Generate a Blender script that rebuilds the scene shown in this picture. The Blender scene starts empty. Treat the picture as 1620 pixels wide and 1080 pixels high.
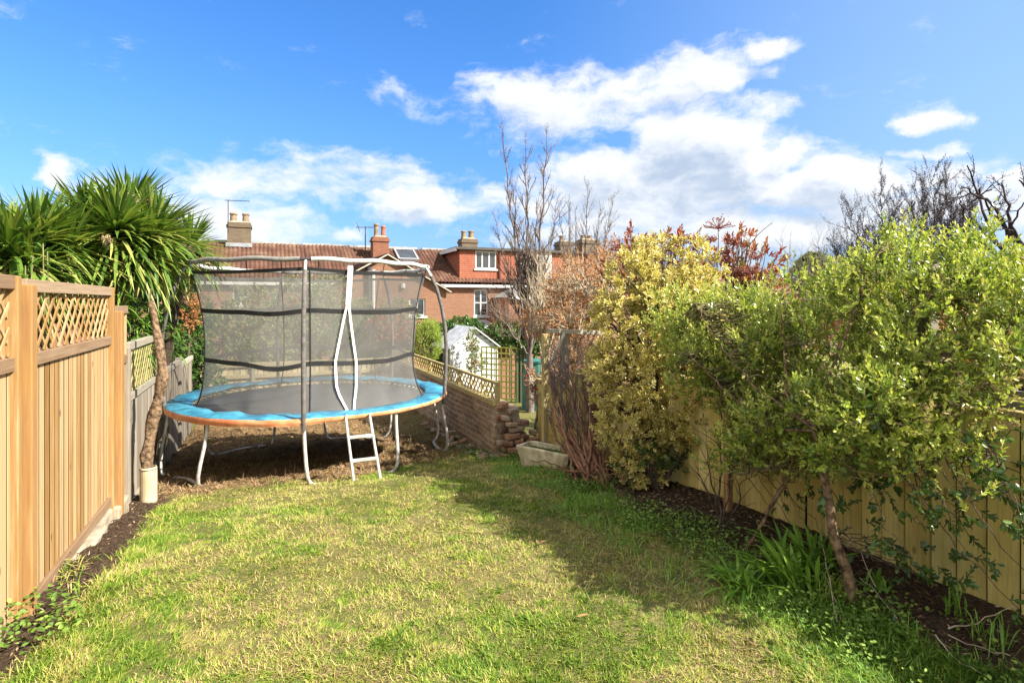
import bpy, bmesh, math, random
import numpy as np
from mathutils import Vector, Matrix
C = bpy.context.scene.collection
SC = bpy.context.scene
R = math.radians

# ------------------------------------------------------------------ camera, light, sky
# world axes follow the garden: x runs across it (to the right-hand fence), y runs down it towards the houses
EYE = 1.70
YAW = R(23.65)
cam_d = bpy.data.cameras.new('camera'); cam = bpy.data.objects.new('camera', cam_d); C.objects.link(cam)
cam.location = (0, 0, EYE); cam.rotation_euler = (R(90), 0, -YAW)
cam_d.lens = 20; cam_d.sensor_width = 36; cam_d.shift_y = -62/1620; cam_d.clip_start = .05; cam_d.clip_end = 3000
SC.camera = cam
SC.view_settings.view_transform = 'Standard'; SC.view_settings.look = 'None'
SC.view_settings.exposure = 1.60; SC.view_settings.gamma = 1
SC.render.engine = 'CYCLES'
SC.cycles.max_bounces = 6; SC.cycles.diffuse_bounces = 3; SC.cycles.transparent_max_bounces = 12
SC.cycles.transmission_bounces = 3; SC.cycles.glossy_bounces = 2

SX, CX = math.sin(YAW), math.cos(YAW)
SUN_EL = R(40)
sc_, ss_ = .93, -.37                                  # sun from the right, a little behind the camera
sh = Vector((sc_*CX+ss_*SX, -sc_*SX+ss_*CX, 0)).normalized()
SUN = Vector((sh.x*math.cos(SUN_EL), sh.y*math.cos(SUN_EL), math.sin(SUN_EL)))
sd = bpy.data.lights.new('sun', 'SUN'); sun = bpy.data.objects.new('sun', sd); C.objects.link(sun)
sun.rotation_euler = SUN.to_track_quat('Z', 'Y').to_euler()
sd.energy = 5.0; sd.angle = R(0.5); sd.color = (1, .93, .80)

world = bpy.data.worlds.new('World'); SC.world = world; world.use_nodes = True
def build_sky():
    nt = world.node_tree; N = nt.nodes; L = nt.links; N.clear()
    def n(t, **k):
        o = N.new(t)
        for a, b in k.items(): setattr(o, a, b)
        return o
    def m(op, a, b=None, c=None):
        o = n('ShaderNodeMath', operation=op)
        for i, v in enumerate((a, b, c)):
            if v is None: continue
            if isinstance(v, (int, float)): o.inputs[i].default_value = v
            else: L.new(v, o.inputs[i])
        return o.outputs[0]
    def vm(op, a, b=None, out=0):
        o = n('ShaderNodeVectorMath', operation=op)
        for i, v in enumerate((a, b)):
            if v is None: continue
            if isinstance(v, (tuple, list)): o.inputs[i].default_value = v
            else: L.new(v, o.inputs[i])
        return o.outputs[out]
    sky = n('ShaderNodeTexSky', sky_type='NISHITA', sun_disc=False, sun_elevation=SUN_EL)
    sky.sun_rotation = math.atan2(SUN.x, SUN.y)
    sky.altitude = 20; sky.air_density = 1.0; sky.dust_density = 1.3; sky.ozone_density = 2.2
    tc = n('ShaderNodeTexCoord'); sp = n('ShaderNodeSeparateXYZ'); L.new(tc.outputs['Generated'], sp.inputs[0])
    az = m('SUBTRACT', m('ARCTAN2', sp.outputs[0], sp.outputs[1]), YAW)
    el = m('ARCSINE', sp.outputs[2])
    cb = n('ShaderNodeCombineXYZ'); L.new(az, cb.inputs[0]); L.new(el, cb.inputs[1])
    P0 = cb.outputs[0]
    # clouds as (px, py, radius x, radius y, strength) measured as angles from the garden axis
    blobs = [(850,168,110,46,.9),(960,145,120,46,.85),(1100,125,115,34,.9),(1222,86,58,20,.9),(1095,235,95,75,1.15),(930,285,95,50,1.0),
             (1090,285,170,60,1.2),(1290,300,200,40,1.1),(1240,248,52,26,.9),(1476,175,48,18,.85),(1462,240,60,12,.8),(1420,330,330,45,.75),
             (1130,350,330,42,.72),(1200,190,60,22,.6),(470,290,240,44,.58),(600,275,100,34,.5),(665,328,95,26,.95),(100,270,42,26,.95),(350,350,150,42,.9),(190,300,120,34,.6),
             (650,150,60,22,.45),(1600,278,80,12,.9),(780,320,80,28,.7),(545,368,40,12,.6),(900,372,160,22,.7),(1250,365,260,34,.95),(1420,300,120,26,.9),(1010,300,100,50,.95),(880,330,80,34,.8),(520,255,140,24,.6),(-100,330,200,40,.8),(1800,330,260,60,.9),
             (1010,345,150,30,.9)]
    def dens(P):
        w = n('ShaderNodeTexNoise'); w.inputs['Scale'].default_value = 7; w.inputs['Detail'].default_value = 3; L.new(P, w.inputs['Vector'])
        w.inputs['Detail'].default_value = 6; w.inputs['Roughness'].default_value = .6
        Pw = vm('ADD', P, vm('MULTIPLY', vm('SUBTRACT', w.outputs['Color'], (.5,.5,.5)), (.20,.10,0)))
        tot = None
        for (px, py, rx, ry, st) in blobs:
            u = (px-810)/900; v = (478-py)/900
            a0 = math.atan(u); e0 = math.atan(v*math.cos(a0))
            ra = rx/900*math.cos(a0)**2; re = ry/900*math.cos(a0)
            d = vm('LENGTH', vm('MULTIPLY', vm('SUBTRACT', Pw, (a0, e0, 0)), (1/ra, 1/re, 0)), out=1)
            mr = n('ShaderNodeMapRange', interpolation_type='SMOOTHSTEP'); L.new(d, mr.inputs[0])
            mr.inputs[1].default_value = 0; mr.inputs[2].default_value = 1.9; mr.inputs[3].default_value = st; mr.inputs[4].default_value = 0
            tot = mr.outputs[0] if tot is None else m('MAXIMUM', tot, mr.outputs[0])
        no = n('ShaderNodeTexNoise'); no.inputs['Scale'].default_value = 9; no.inputs['Detail'].default_value = 9; no.inputs['Roughness'].default_value = .62
        L.new(vm('MULTIPLY', vm('ADD', P, vm('MULTIPLY', vm('SUBTRACT', w.outputs['Color'], (.5,.5,.5)), (.10,.06,0))), (1, 2.0, 1)), no.inputs['Vector'])
        return m('ADD', tot, m('MULTIPLY', m('SUBTRACT', no.outputs['Fac'], .5), 1.9))
    D0 = dens(P0)
    D1 = dens(vm('ADD', P0, (.020, .030, 0)))
    al = n('ShaderNodeMapRange', interpolation_type='SMOOTHSTEP'); L.new(D0, al.inputs[0])
    al.inputs[1].default_value = .16; al.inputs[2].default_value = .80
    shd = n('ShaderNodeMapRange', interpolation_type='SMOOTHSTEP'); L.new(D1, shd.inputs[0])
    shd.inputs[1].default_value = .55; shd.inputs[2].default_value = 1.35
    col = n('ShaderNodeMix', data_type='RGBA'); L.new(shd.outputs[0], col.inputs[0])
    col.inputs[6].default_value = (3.45, 3.5, 3.6, 1); col.inputs[7].default_value = (1.75, 2.1, 2.6, 1)
    tint = n('ShaderNodeMix', data_type='RGBA', blend_type='MULTIPLY'); tint.inputs[0].default_value = 1
    L.new(sky.outputs[0], tint.inputs[6])
    er = n('ShaderNodeMapRange'); L.new(el, er.inputs[0]); er.inputs[1].default_value = 0; er.inputs[2].default_value = R(32)
    cr = n('ShaderNodeValToRGB'); L.new(er.outputs[0], cr.inputs[0]); ce = cr.color_ramp.elements
    ce[0].position = 0; ce[0].color = (.38, .46, .68, 1); ce[1].position = 1; ce[1].color = (.25, .58, .94, 1); x = ce.new(.5); x.color = (.33, .58, .88, 1)
    L.new(cr.outputs[0], tint.inputs[7])
    vl = n('ShaderNodeMapRange', interpolation_type='SMOOTHSTEP'); L.new(az, vl.inputs[0]); vl.inputs[1].default_value = -.05; vl.inputs[2].default_value = .75; vl.inputs[4].default_value = .34
    veil = n('ShaderNodeMix', data_type='RGBA'); L.new(vl.outputs[0], veil.inputs[0]); L.new(tint.outputs[2], veil.inputs[6]); veil.inputs[7].default_value = (2.2, 2.7, 3.2, 1)   # thin high cirrus towards the sun side
    # added fill light: bright broken cloud in the unseen sky overhead and behind the camera
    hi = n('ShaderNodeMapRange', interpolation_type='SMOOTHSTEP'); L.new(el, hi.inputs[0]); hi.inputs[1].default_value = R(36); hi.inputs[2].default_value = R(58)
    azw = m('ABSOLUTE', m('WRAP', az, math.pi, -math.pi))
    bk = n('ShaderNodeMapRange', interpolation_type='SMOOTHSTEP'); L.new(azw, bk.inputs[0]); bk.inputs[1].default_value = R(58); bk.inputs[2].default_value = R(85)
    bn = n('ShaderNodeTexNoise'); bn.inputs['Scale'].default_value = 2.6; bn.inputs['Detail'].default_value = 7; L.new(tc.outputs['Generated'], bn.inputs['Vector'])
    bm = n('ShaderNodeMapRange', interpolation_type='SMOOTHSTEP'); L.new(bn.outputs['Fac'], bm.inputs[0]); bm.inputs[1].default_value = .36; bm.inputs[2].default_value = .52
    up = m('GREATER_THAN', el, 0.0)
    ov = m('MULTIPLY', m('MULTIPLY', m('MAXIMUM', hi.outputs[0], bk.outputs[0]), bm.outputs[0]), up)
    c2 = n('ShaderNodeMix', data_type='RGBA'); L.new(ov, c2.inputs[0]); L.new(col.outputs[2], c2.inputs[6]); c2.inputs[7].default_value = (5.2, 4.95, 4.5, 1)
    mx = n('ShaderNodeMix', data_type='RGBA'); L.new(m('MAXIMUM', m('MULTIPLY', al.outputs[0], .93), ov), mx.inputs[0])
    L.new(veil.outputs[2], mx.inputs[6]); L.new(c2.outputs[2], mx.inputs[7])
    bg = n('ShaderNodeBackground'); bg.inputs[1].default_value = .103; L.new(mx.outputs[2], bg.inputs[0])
    out = n('ShaderNodeOutputWorld'); L.new(bg.outputs[0], out.inputs[0])
build_sky()

# ------------------------------------------------------------------ helpers
rng = np.random.default_rng(7); random.seed(7)
CR = np.array((CX, -SX, 0.)); CF = np.array((SX, CX, 0.))
def P(px, py, Y):
    X = (px-810)/900*Y
    return np.array((CX*X+SX*Y, -SX*X+CX*Y, EYE-(py-478)/900*Y))
S_T = [-8, 1.6, 3.8, 5, 6.2, 6.9, 8.5, 10, 12, 14.3, 15.2, 17, 24, 29, 400]
Z_T = [-1.55, -1.68, -1.73, -1.82, -1.94, -2.05, -2.22, -2.35, -2.45, -2.62, -2.95, -3.2, -4.9, -5.3, -5.3]
def sstep(a, b, x):
    u = np.clip((x-a)/(b-a), 0, 1); return u*u*(3-2*u)
def vnoise(x, y, seed=0):
    x = np.asarray(x, float); y = np.asarray(y, float)
    xi = np.floor(x).astype(np.int64); yi = np.floor(y).astype(np.int64); fx = x-xi; fy = y-yi
    fx = fx*fx*(3-2*fx); fy = fy*fy*(3-2*fy)
    def h(a, b):
        v = (a*374761393 + b*668265263 + seed*974634777) & 0xffffffff
        v = ((v ^ (v >> 13))*1274126177) & 0xffffffff
        return ((v ^ (v >> 16)) & 0xffff)/65535.
    return (h(xi, yi)*(1-fx)+h(xi+1, yi)*fx)*(1-fy)+(h(xi, yi+1)*(1-fx)+h(xi+1, yi+1)*fx)*fy
def fbm(x, y, seed=0, o=3):
    s = 0; a = .5
    for i in range(o): s = s+a*vnoise(x*2**i, y*2**i, seed+i); a *= .5
    return s/(1-.5**o)
def gz(t, s):
    z = EYE+np.interp(s, S_T, Z_T)
    inside = sstep(-1.4, -1.0, t)*(1-sstep(3.6, 4.2, t))*(1-sstep(13.8, 14.6, s))
    z = z + .18*sstep(2.0, 2.9, t)*sstep(7.6, 9.5, s)*inside
    return z + inside*(.045*(fbm(np.asarray(t)*1.3, np.asarray(s)*1.3, 3)-.5)) + inside*.05*sstep(2.7, 3.2, t)*(1-sstep(6.5, 7.5, s))

def tag(o, label=None, cat=None, group=None, kind=None):
    if label: o['label'] = label
    if cat: o['category'] = cat
    if group: o['group'] = group
    if kind: o['kind'] = kind
    return o
def thing(name, label, cat, loc=(0, 0, 0), rz=0, group=None):
    o = bpy.data.objects.new(name, None); C.objects.link(o); o.location = tuple(float(v) for v in loc); o.rotation_euler = (0, 0, rz)
    o.empty_display_size = .2
    return tag(o, label, cat, group)
def link(name, me, mat, parent=None, world_coords=True):
    o = bpy.data.objects.new(name, me); C.objects.link(o)
    if mat is not None: me.materials.append(mat)
    if parent is not None:
        o.parent = parent
    return o
def root_offset(parent):
    """world -> local transform of a parent chain made of plain loc + rz"""
    M = Matrix.Identity(4); p = parent; ch = []
    while p is not None: ch.append(p); p = p.parent
    for q in reversed(ch): M = M @ Matrix.LocRotScale(q.location, q.rotation_euler, q.scale)
    return M.inverted()
def mesh_np(name, V, F, mat, parent=None, attrs=None, smooth=False, local=False):
    """V (n,3) in world coordinates (or local=True); F list of int arrays (m,k)"""
    V = np.asarray(V, np.float64)
    if parent is not None and not local:
        M = np.array(root_offset(parent)); V = V @ M[:3, :3].T + M[:3, 3]
    me = bpy.data.meshes.new(name)
    F = [np.asarray(f, np.int32) for f in F if len(f)]
    nl = sum(f.size for f in F); npoly = sum(len(f) for f in F)
    me.vertices.add(len(V)); me.vertices.foreach_set('co', V.astype(np.float32).ravel())
    me.loops.add(nl); me.loops.foreach_set('vertex_index', np.concatenate([f.ravel() for f in F]))
    me.polygons.add(npoly)
    tot = np.concatenate([np.full(len(f), f.shape[1], np.int32) for f in F])
    st = np.concatenate(([0], np.cumsum(tot)[:-1])).astype(np.int32)
    me.polygons.foreach_set('loop_start', st); me.polygons.foreach_set('loop_total', tot)
    me.polygons.foreach_set('use_smooth', np.full(npoly, bool(smooth)))
    for k, v in (attrs or {}).items():
        a = me.attributes.new(k, 'FLOAT', 'POINT'); a.data.foreach_set('value', np.asarray(v, np.float32))
    me.update(calc_edges=True)
    return link(name, me, mat, parent)

class MB:
    def __init__(s): s.V = []; s.F = {3: [], 4: []}; s.T = []; s.n = 0
    def add(s, V, F, tone=None):
        V = np.asarray(V, float); t = random.random() if tone is None else tone
        s.V.append(V); s.T.append(np.full(len(V), t))
        for f in F:
            f = np.asarray(f, np.int32)
            if f.ndim == 1: f = f[None]
            s.F.setdefault(f.shape[1], []).append(f+s.n)
        s.n += len(V); return s
    def box(s, x0, x1, y0, y1, z0, z1, tone=None):
        V = [(x, y, z) for z in (z0, z1) for y in (y0, y1) for x in (x0, x1)]
        return s.add(V, [[(0,2,3,1),(4,5,7,6),(0,1,5,4),(2,6,7,3),(0,4,6,2),(1,3,7,5)]], tone)
    def beam(s, p, q, w, h, up=(0, 0, 1), tone=None, w2=None):
        p = np.array(p, float); q = np.array(q, float); d = q-p; d /= np.linalg.norm(d)
        sd_ = np.cross(d, up); sd_ /= np.linalg.norm(sd_)+1e-9; u = np.cross(sd_, d)
        V = []
        for e, ww in ((p, w), (q, w2 or w)):
            for a, b in ((-1,-1),(1,-1),(1,1),(-1,1)): V.append(e+sd_*a*ww/2+u*b*h/2)
        return s.add(V, [[(0,1,2,3),(7,6,5,4),(0,4,5,1),(1,5,6,2),(2,6,7,3),(3,7,4,0)]], tone)
    def tube(s, pts, r, n=8, tone=None, cap=True):
        pts = np.asarray(pts, float); r = np.broadcast_to(r, (len(pts),))
        V, F = tube_np(pts, r, n); k = len(V)
        s.add(V, [F], tone)
        return s
    def lathe(s, c, prof, n=16, tone=None):
        c = np.asarray(c, float); V = []; F = []
        for (r, z) in prof:
            for i in range(n): V.append(c+(r*math.cos(2*math.pi*i/n), r*math.sin(2*math.pi*i/n), z))
        for j in range(len(prof)-1):
            for i in range(n): F.append((j*n+i, j*n+(i+1)%n, (j+1)*n+(i+1)%n, (j+1)*n+i))
        return s.add(V, [F], tone)
    def poly(s, V, tone=None): return s.add(V, [[tuple(range(len(V)))]], tone)
    def build(s, name, mat, parent=None, smooth=False, bevel=0, local=False):
        F = [np.concatenate(v) for v in s.F.values() if v]
        o = mesh_np(name, np.concatenate(s.V), F, mat, parent, {'tone': np.concatenate(s.T)}, smooth, local)
        if bevel:
            b = o.modifiers.new('bevel', 'BEVEL'); b.width = bevel; b.segments = 2; b.limit_method = 'ANGLE'
        return o
def tube_np(pts, r, n=6):
    d = np.gradient(pts, axis=0); d /= np.linalg.norm(d, axis=1)[:, None]+1e-12
    ref = np.array((0, 0, 1.)) if abs(d[0, 2]) < .8 else np.array((1., 0, 0))
    U = []; u = np.cross(d[0], ref); u /= np.linalg.norm(u)
    for k in range(len(pts)):
        u = u-d[k]*u.dot(d[k]); u /= np.linalg.norm(u)+1e-12; U.append(u)
    U = np.array(U); W = np.cross(d, U)
    a = 2*np.pi*np.arange(n)/n
    V = pts[:, None]+r[:, None, None]*(np.cos(a)[None, :, None]*U[:, None]+np.sin(a)[None, :, None]*W[:, None])
    m = len(pts); i = np.arange(n); F = []
    for k in range(m-1): F.append(np.stack((k*n+i, k*n+(i+1) % n, (k+1)*n+(i+1) % n, (k+1)*n+i), 1))
    return V.reshape(-1, 3), np.concatenate(F)
def tubes(name, paths, mat, parent=None, n=5, smooth=True):
    Vs = []; Fs = []; T = []; c = 0
    for pts, r in paths:
        V, F = tube_np(np.asarray(pts, float), np.broadcast_to(np.asarray(r, float), (len(pts),)), n)
        Vs.append(V); Fs.append(F+c); c += len(V); T.append(np.full(len(V), random.random()))
    return mesh_np(name, np.concatenate(Vs), [np.concatenate(Fs)], mat, parent, {'tone': np.concatenate(T)}, smooth)
def unit(v): return v/(np.linalg.norm(v, axis=-1, keepdims=True)+1e-12)

# ---- leaves
TEMPL = {
 'fold': (np.array([(0,0,0),(.5,.45,.16),(0,1,0),(-.5,.45,.16)]), [(0,1,2),(0,2,3)], np.array([0,1,.6,1])),
 'oval': (np.array([(0,0,0),(.42,.3,.10),(.46,.66,.10),(0,1,-.05),(-.46,.66,.10),(-.42,.3,.10)]), [(0,1,2,3),(0,3,4,5)], np.array([0,.5,.5,1,.5,.5])),
 'rim': (np.array([(0,.48,0),(0,0,0),(.36,.22,.08),(.5,.55,.10),(.3,.85,.06),(0,1,-.04),(-.3,.85,.06),(-.5,.55,.10),(-.36,.22,.08)]),
         [(0,1,2),(0,2,3),(0,3,4),(0,4,5),(0,5,6),(0,6,7),(0,7,8),(0,8,1)], np.array([0,.8,1,1,1,1,1,1,1.])),
}
def leaf_mesh(name, base, d, up, L, W, mat, parent=None, templ='fold', tone=None, smooth=False):
    T, F, E = TEMPL[templ]; n = len(base)
    d = unit(d); side = unit(np.cross(d, up)); nn = np.cross(side, d)
    L = np.broadcast_to(L, (n,)); W = np.broadcast_to(W, (n,))
    V = base[:, None]+T[None, :, 0, None]*W[:, None, None]*side[:, None]+T[None, :, 1, None]*L[:, None, None]*d[:, None]+T[None, :, 2, None]*W[:, None, None]*nn[:, None]
    k = len(T); F = np.array(F); idx = (np.arange(n)*k)[:, None, None]+F[None]
    tone = rng.random(n) if tone is None else tone
    return mesh_np(name, V.reshape(-1, 3), [idx.reshape(-1, F.shape[1])], mat, parent,
                   {'tone': np.repeat(tone, k), 'edge': np.tile(E, n)}, smooth)
def blades(name, base, d, L, W, droop, mat, parent=None, nseg=4, tone=None, fold=.25, taper='sword', gravity=None):
    """strap leaves: arching strips with a V fold; vectorised"""
    n = len(base); d = unit(d); L = np.broadcast_to(L, (n,)); W = np.broadcast_to(W, (n,)); droop = np.broadcast_to(droop, (n,))
    side = unit(np.cross(d, np.array((0, 0, 1.))+1e-3*rng.standard_normal((n, 3)))); nn = np.cross(side, d)
    us = np.linspace(0, 1, nseg+1); rows = []
    for u in us:
        c = base+d*(L*u)[:, None]; c = c-np.array((0, 0, 1.))*(droop*L*u*u)[:, None]
        if taper == 'sword': w = W*(.55+.75*u)*min(1, (1-u)*2.6+.02) if u < .6 else W*(1-u)/.4*1.0+.0008
        else: w = W*(1-u**2)+.0004
        rows.append(c-side*w[:, None]/2+nn*(w*fold)[:, None]); rows.append(c); rows.append(c+side*w[:, None]/2+nn*(w*fold)[:, None])
    V = np.stack(rows, 1); k = V.shape[1]; F = []
    for j in range(nseg):
        a = 3*j; F += [(a, a+1, a+4, a+3), (a+1, a+2, a+5, a+4)]
    F = np.array(F); idx = (np.arange(n)*k)[:, None, None]+F[None]
    tone = rng.random(n) if tone is None else tone
    return mesh_np(name, V.reshape(-1, 3), [idx.reshape(-1, 4)], mat, parent, {'tone': np.repeat(tone, k), 'edge': np.tile(np.repeat(us, 3), n)}, True)

# ------------------------------------------------------------------ materials
MATS = {}
def newmat(name):
    m = bpy.data.materials.new(name); m.use_nodes = True; nt = m.node_tree; nt.nodes.clear()
    out = nt.nodes.new('ShaderNodeOutputMaterial'); b = nt.nodes.new('ShaderNodeBsdfPrincipled'); nt.links.new(b.outputs[0], out.inputs[0])
    MATS[name] = m; return m, nt, b, out
def nd(nt, t, ins=None, **k):
    o = nt.nodes.new(t)
    for a, v in k.items(): setattr(o, a, v)
    for a, v in (ins or {}).items():
        if hasattr(v, 'is_output') or isinstance(v, bpy.types.NodeSocket): nt.links.new(v, o.inputs[a])
        else: o.inputs[a].default_value = v
    return o
def ramp(nt, fac, stops):
    r = nt.nodes.new('ShaderNodeValToRGB'); nt.links.new(fac, r.inputs[0]); e = r.color_ramp.elements
    while len(e) < len(stops): e.new(.5)
    for i, (p, c) in enumerate(stops): e[i].position = p; e[i].color = (*c, 1)
    return r.outputs[0]
def mixc(nt, f, a, b, mode='MIX'):
    o = nt.nodes.new('ShaderNodeMix'); o.data_type = 'RGBA'; o.blend_type = mode
    for i, v in ((0, f), (6, a), (7, b)):
        if isinstance(v, bpy.types.NodeSocket): nt.links.new(v, o.inputs[i])
        else: o.inputs[i].default_value = v if i == 0 else (*v, 1)
    return o.outputs[2]
def attr(nt, n): return nd(nt, 'ShaderNodeAttribute', attribute_name=n).outputs['Fac']
def noise(nt, scale, detail=4, vec=None, stretch=None, rough=.55, coord='Object'):
    v = vec or nd(nt, 'ShaderNodeTexCoord').outputs[coord]
    if stretch: v = nd(nt, 'ShaderNodeMapping', {'Vector': v, 'Scale': stretch}).outputs[0]
    return nd(nt, 'ShaderNodeTexNoise', {'Vector': v, 'Scale': scale, 'Detail': detail, 'Roughness': rough}).outputs['Fac']
def bump(nt, b, h, strength=.3, dist=.01):
    o = nd(nt, 'ShaderNodeBump', {'Height': h, 'Strength': strength, 'Distance': dist}); nt.links.new(o.outputs[0], b.inputs['Normal'])
def leafmat(name, stops, transl=.35, rough=.45, edge=None, spec=.4):
    m, nt, b, out = newmat(name)
    c = ramp(nt, attr(nt, 'tone'), stops)
    if edge:
        e = attr(nt, 'edge'); em = nd(nt, 'ShaderNodeMapRange', {0: e, 1: edge[1], 2: edge[2]}).outputs[0]
        c = mixc(nt, em, c, edge[0])
    nt.links.new(c, b.inputs['Base Color']); b.inputs['Roughness'].default_value = rough; b.inputs['Specular IOR Level'].default_value = spec
    tr = nd(nt, 'ShaderNodeBsdfTranslucent'); nt.links.new(mixc(nt, 1.0, c, (1.0, 1.0, .55), 'MULTIPLY'), tr.inputs[0])
    mx = nd(nt, 'ShaderNodeMixShader', {0: transl}); nt.links.new(b.outputs[0], mx.inputs[1]); nt.links.new(tr.outputs[0], mx.inputs[2])
    nt.links.new(mx.outputs[0], out.inputs[0]); return m
def woodmat(name, stops, axis='z', rough=.75, grain=.5, stain=None, knots=True):
    m, nt, b, out = newmat(name)
    st = {'z': (14, 14, .7), 'y': (14, .7, 14), 'x': (.7, 14, 14)}[axis]
    t = attr(nt, 'tone'); v = nd(nt, 'ShaderNodeTexCoord').outputs['Object']
    off = nd(nt, 'ShaderNodeCombineXYZ', {0: nd(nt, 'ShaderNodeMath', {0: t, 1: 37.}, operation='MULTIPLY').outputs[0], 2: nd(nt, 'ShaderNodeMath', {0: t, 1: 17.}, operation='MULTIPLY').outputs[0]}).outputs[0]
    v2 = nd(nt, 'ShaderNodeVectorMath', {0: v, 1: off}, operation='ADD').outputs[0]
    g = noise(nt, 5, 6, v2, st, .6); g2 = noise(nt, 1.6, 3, v2, tuple(x*.5 for x in st))
    f = nd(nt, 'ShaderNodeMath', {0: t, 1: .45}, operation='MULTIPLY').outputs[0]
    f = nd(nt, 'ShaderNodeMath', {0: g, 1: .75, 2: f}, operation='MULTIPLY_ADD').outputs[0]
    f = nd(nt, 'ShaderNodeMath', {0: g2, 1: grain, 2: f}, operation='MULTIPLY_ADD').outputs[0]
    f = nd(nt, 'ShaderNodeMapRange', {0: f, 1: .42, 2: 1.18}).outputs[0]
    c = ramp(nt, f, stops)
    if stain:
        s = noise(nt, 1.7, 5, v); sm = nd(nt, 'ShaderNodeMapRange', {0: s, 1: .5, 2: .72}).outputs[0]
        c = mixc(nt, nd(nt, 'ShaderNodeMath', {0: sm, 1: stain[1]}, operation='MULTIPLY').outputs[0], c, stain[0])
    if knots:
        k = nd(nt, 'ShaderNodeTexVoronoi', {'Vector': nd(nt, 'ShaderNodeMapping', {'Vector': v2, 'Scale': {'z': (1, 1, .45), 'y': (1, .45, 1), 'x': (.45, 1, 1)}[axis]}).outputs[0], 'Scale': 5.5}).outputs['Distance']
        km = nd(nt, 'ShaderNodeMapRange', {0: k, 1: .085, 2: .05}).outputs[0]
        c = mixc(nt, nd(nt, 'ShaderNodeMath', {0: km, 1: .7}, operation='MULTIPLY').outputs[0], c, tuple(x*.45 for x in stops[0][1]))
    nt.links.new(c, b.inputs['Base Color']); b.inputs['Roughness'].default_value = rough; b.inputs['Specular IOR Level'].default_value = .25
    bump(nt, b, g, .35, .004); return m
def plain(name, col, rough=.6, metal=0, var=.25, scale=6, bmp=.2, spec=.4, col2=None, dist=.01, lo=.35, hi=.65):
    m, nt, b, out = newmat(name)
    f = noise(nt, scale, 6); fm = nd(nt, 'ShaderNodeMapRange', {0: f, 1: lo, 2: hi}).outputs[0]
    c = mixc(nt, fm, tuple(x*(1-var) for x in col), col2 or tuple(min(1, x*(1+var)) for x in col))
    nt.links.new(c, b.inputs['Base Color']); b.inputs['Roughness'].default_value = rough; b.inputs['Metallic'].default_value = metal
    b.inputs['Specular IOR Level'].default_value = spec
    if bmp: bump(nt, b, f, bmp, dist)
    return m
def brickmat(name, c1, c2, mortar, scale=1., stain=(.1, .08, .06), stf=.35, bw=.225, bh=.075, ms=.008, patch=None):
    m, nt, b, out = newmat(name)
    g = nd(nt, 'ShaderNodeTexCoord').outputs['Object']; s = nd(nt, 'ShaderNodeSeparateXYZ', {0: g})
    ad = nd(nt, 'ShaderNodeMath', {0: s.outputs[0], 1: s.outputs[1]}, operation='ADD').outputs[0]
    v = nd(nt, 'ShaderNodeCombineXYZ', {0: ad, 1: s.outputs[2]}).outputs[0]
    br = nd(nt, 'ShaderNodeTexBrick', {'Vector': v, 'Scale': scale, 'Mortar Size': ms, 'Mortar Smooth': .3, 'Brick Width': bw, 'Row Height': bh, 'Bias': 0.}, offset=.5)
    br.inputs['Color1'].default_value = (*c1, 1); br.inputs['Color2'].default_value = (*c2, 1); br.inputs['Mortar'].default_value = (*mortar, 1)
    n1 = noise(nt, 3.2, 6, g); n2 = noise(nt, .9, 5, g)
    c = mixc(nt, nd(nt, 'ShaderNodeMapRange', {0: n1, 1: .4, 2: .7, 4: stf}).outputs[0], br.outputs[0], stain)
    if patch:
        c = mixc(nt, nd(nt, 'ShaderNodeMapRange', {0: n2, 1: patch[1], 2: patch[1]+.06, 4: .85}).outputs[0], c, patch[0])
    nt.links.new(c, b.inputs['Base Color']); b.inputs['Roughness'].default_value = .9; b.inputs['Specular IOR Level'].default_value = .2
    h = nd(nt, 'ShaderNodeMath', {0: n1, 1: .4, 2: nd(nt, 'ShaderNodeMath', {0: 1., 1: br.outputs['Fac']}, operation='SUBTRACT').outputs[0]}, operation='MULTIPLY_ADD').outputs[0]
    bump(nt, b, h, .6, .01); return m

M_wood_new = woodmat('new_timber', [(0, (.11, .052, .016)), (.3, (.20, .105, .034)), (.65, (.275, .16, .06)), (1, (.37, .26, .14))], 'z', grain=.8)
M_wood_post = woodmat('post_timber', [(0, (.18, .09, .03)), (.5, (.26, .14, .052)), (1, (.34, .22, .105))], 'z', stain=((.36, .20, .05), .5))
M_wood_rail = woodmat('rail_timber', [(0, (.10, .06, .032)), (.5, (.19, .12, .07)), (1, (.29, .21, .14))], 'y')
M_wood_grey = woodmat('weathered_timber', [(0, (.11, .09, .07)), (.5, (.20, .17, .135)), (1, (.31, .27, .22))], 'z')
M_wood_greyr = woodmat('weathered_rail', [(0, (.16, .14, .11)), (.5, (.28, .25, .20)), (1, (.38, .35, .29))], 'y')
M_wood_yel = woodmat('treated_boards', [(0, (.28, .20, .06)), (.45, (.46, .36, .11)), (.75, (.57, .47, .18)), (1, (.65, .56, .28))], 'z', stain=((.20, .19, .06), .55))
M_wood_yelr = woodmat('treated_rail', [(0, (.18, .13, .05)), (.5, (.32, .25, .10)), (1, (.44, .36, .17))], 'y')
M_wood_back = woodmat('back_fence_timber', [(0, (.20, .16, .08)), (.5, (.36, .30, .17)), (1, (.50, .43, .27))], 'x')
M_lattice_g = woodmat('green_trellis_timber', [(0, (.25, .28, .05)), (.5, (.42, .44, .09)), (1, (.55, .55, .18))], 'z', knots=False)
M_bark = plain('rough_bark', (.15, .10, .062), .95, var=.65, scale=26, bmp=1.0, dist=.02, spec=.1)
M_bark_d = plain('dark_bark', (.085, .062, .05), .95, var=.4, scale=22, bmp=.6, spec=.1)
M_twig = plain('grey_twigs', (.145, .115, .10), .9, var=.35, scale=9, bmp=0, spec=.15)
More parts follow.
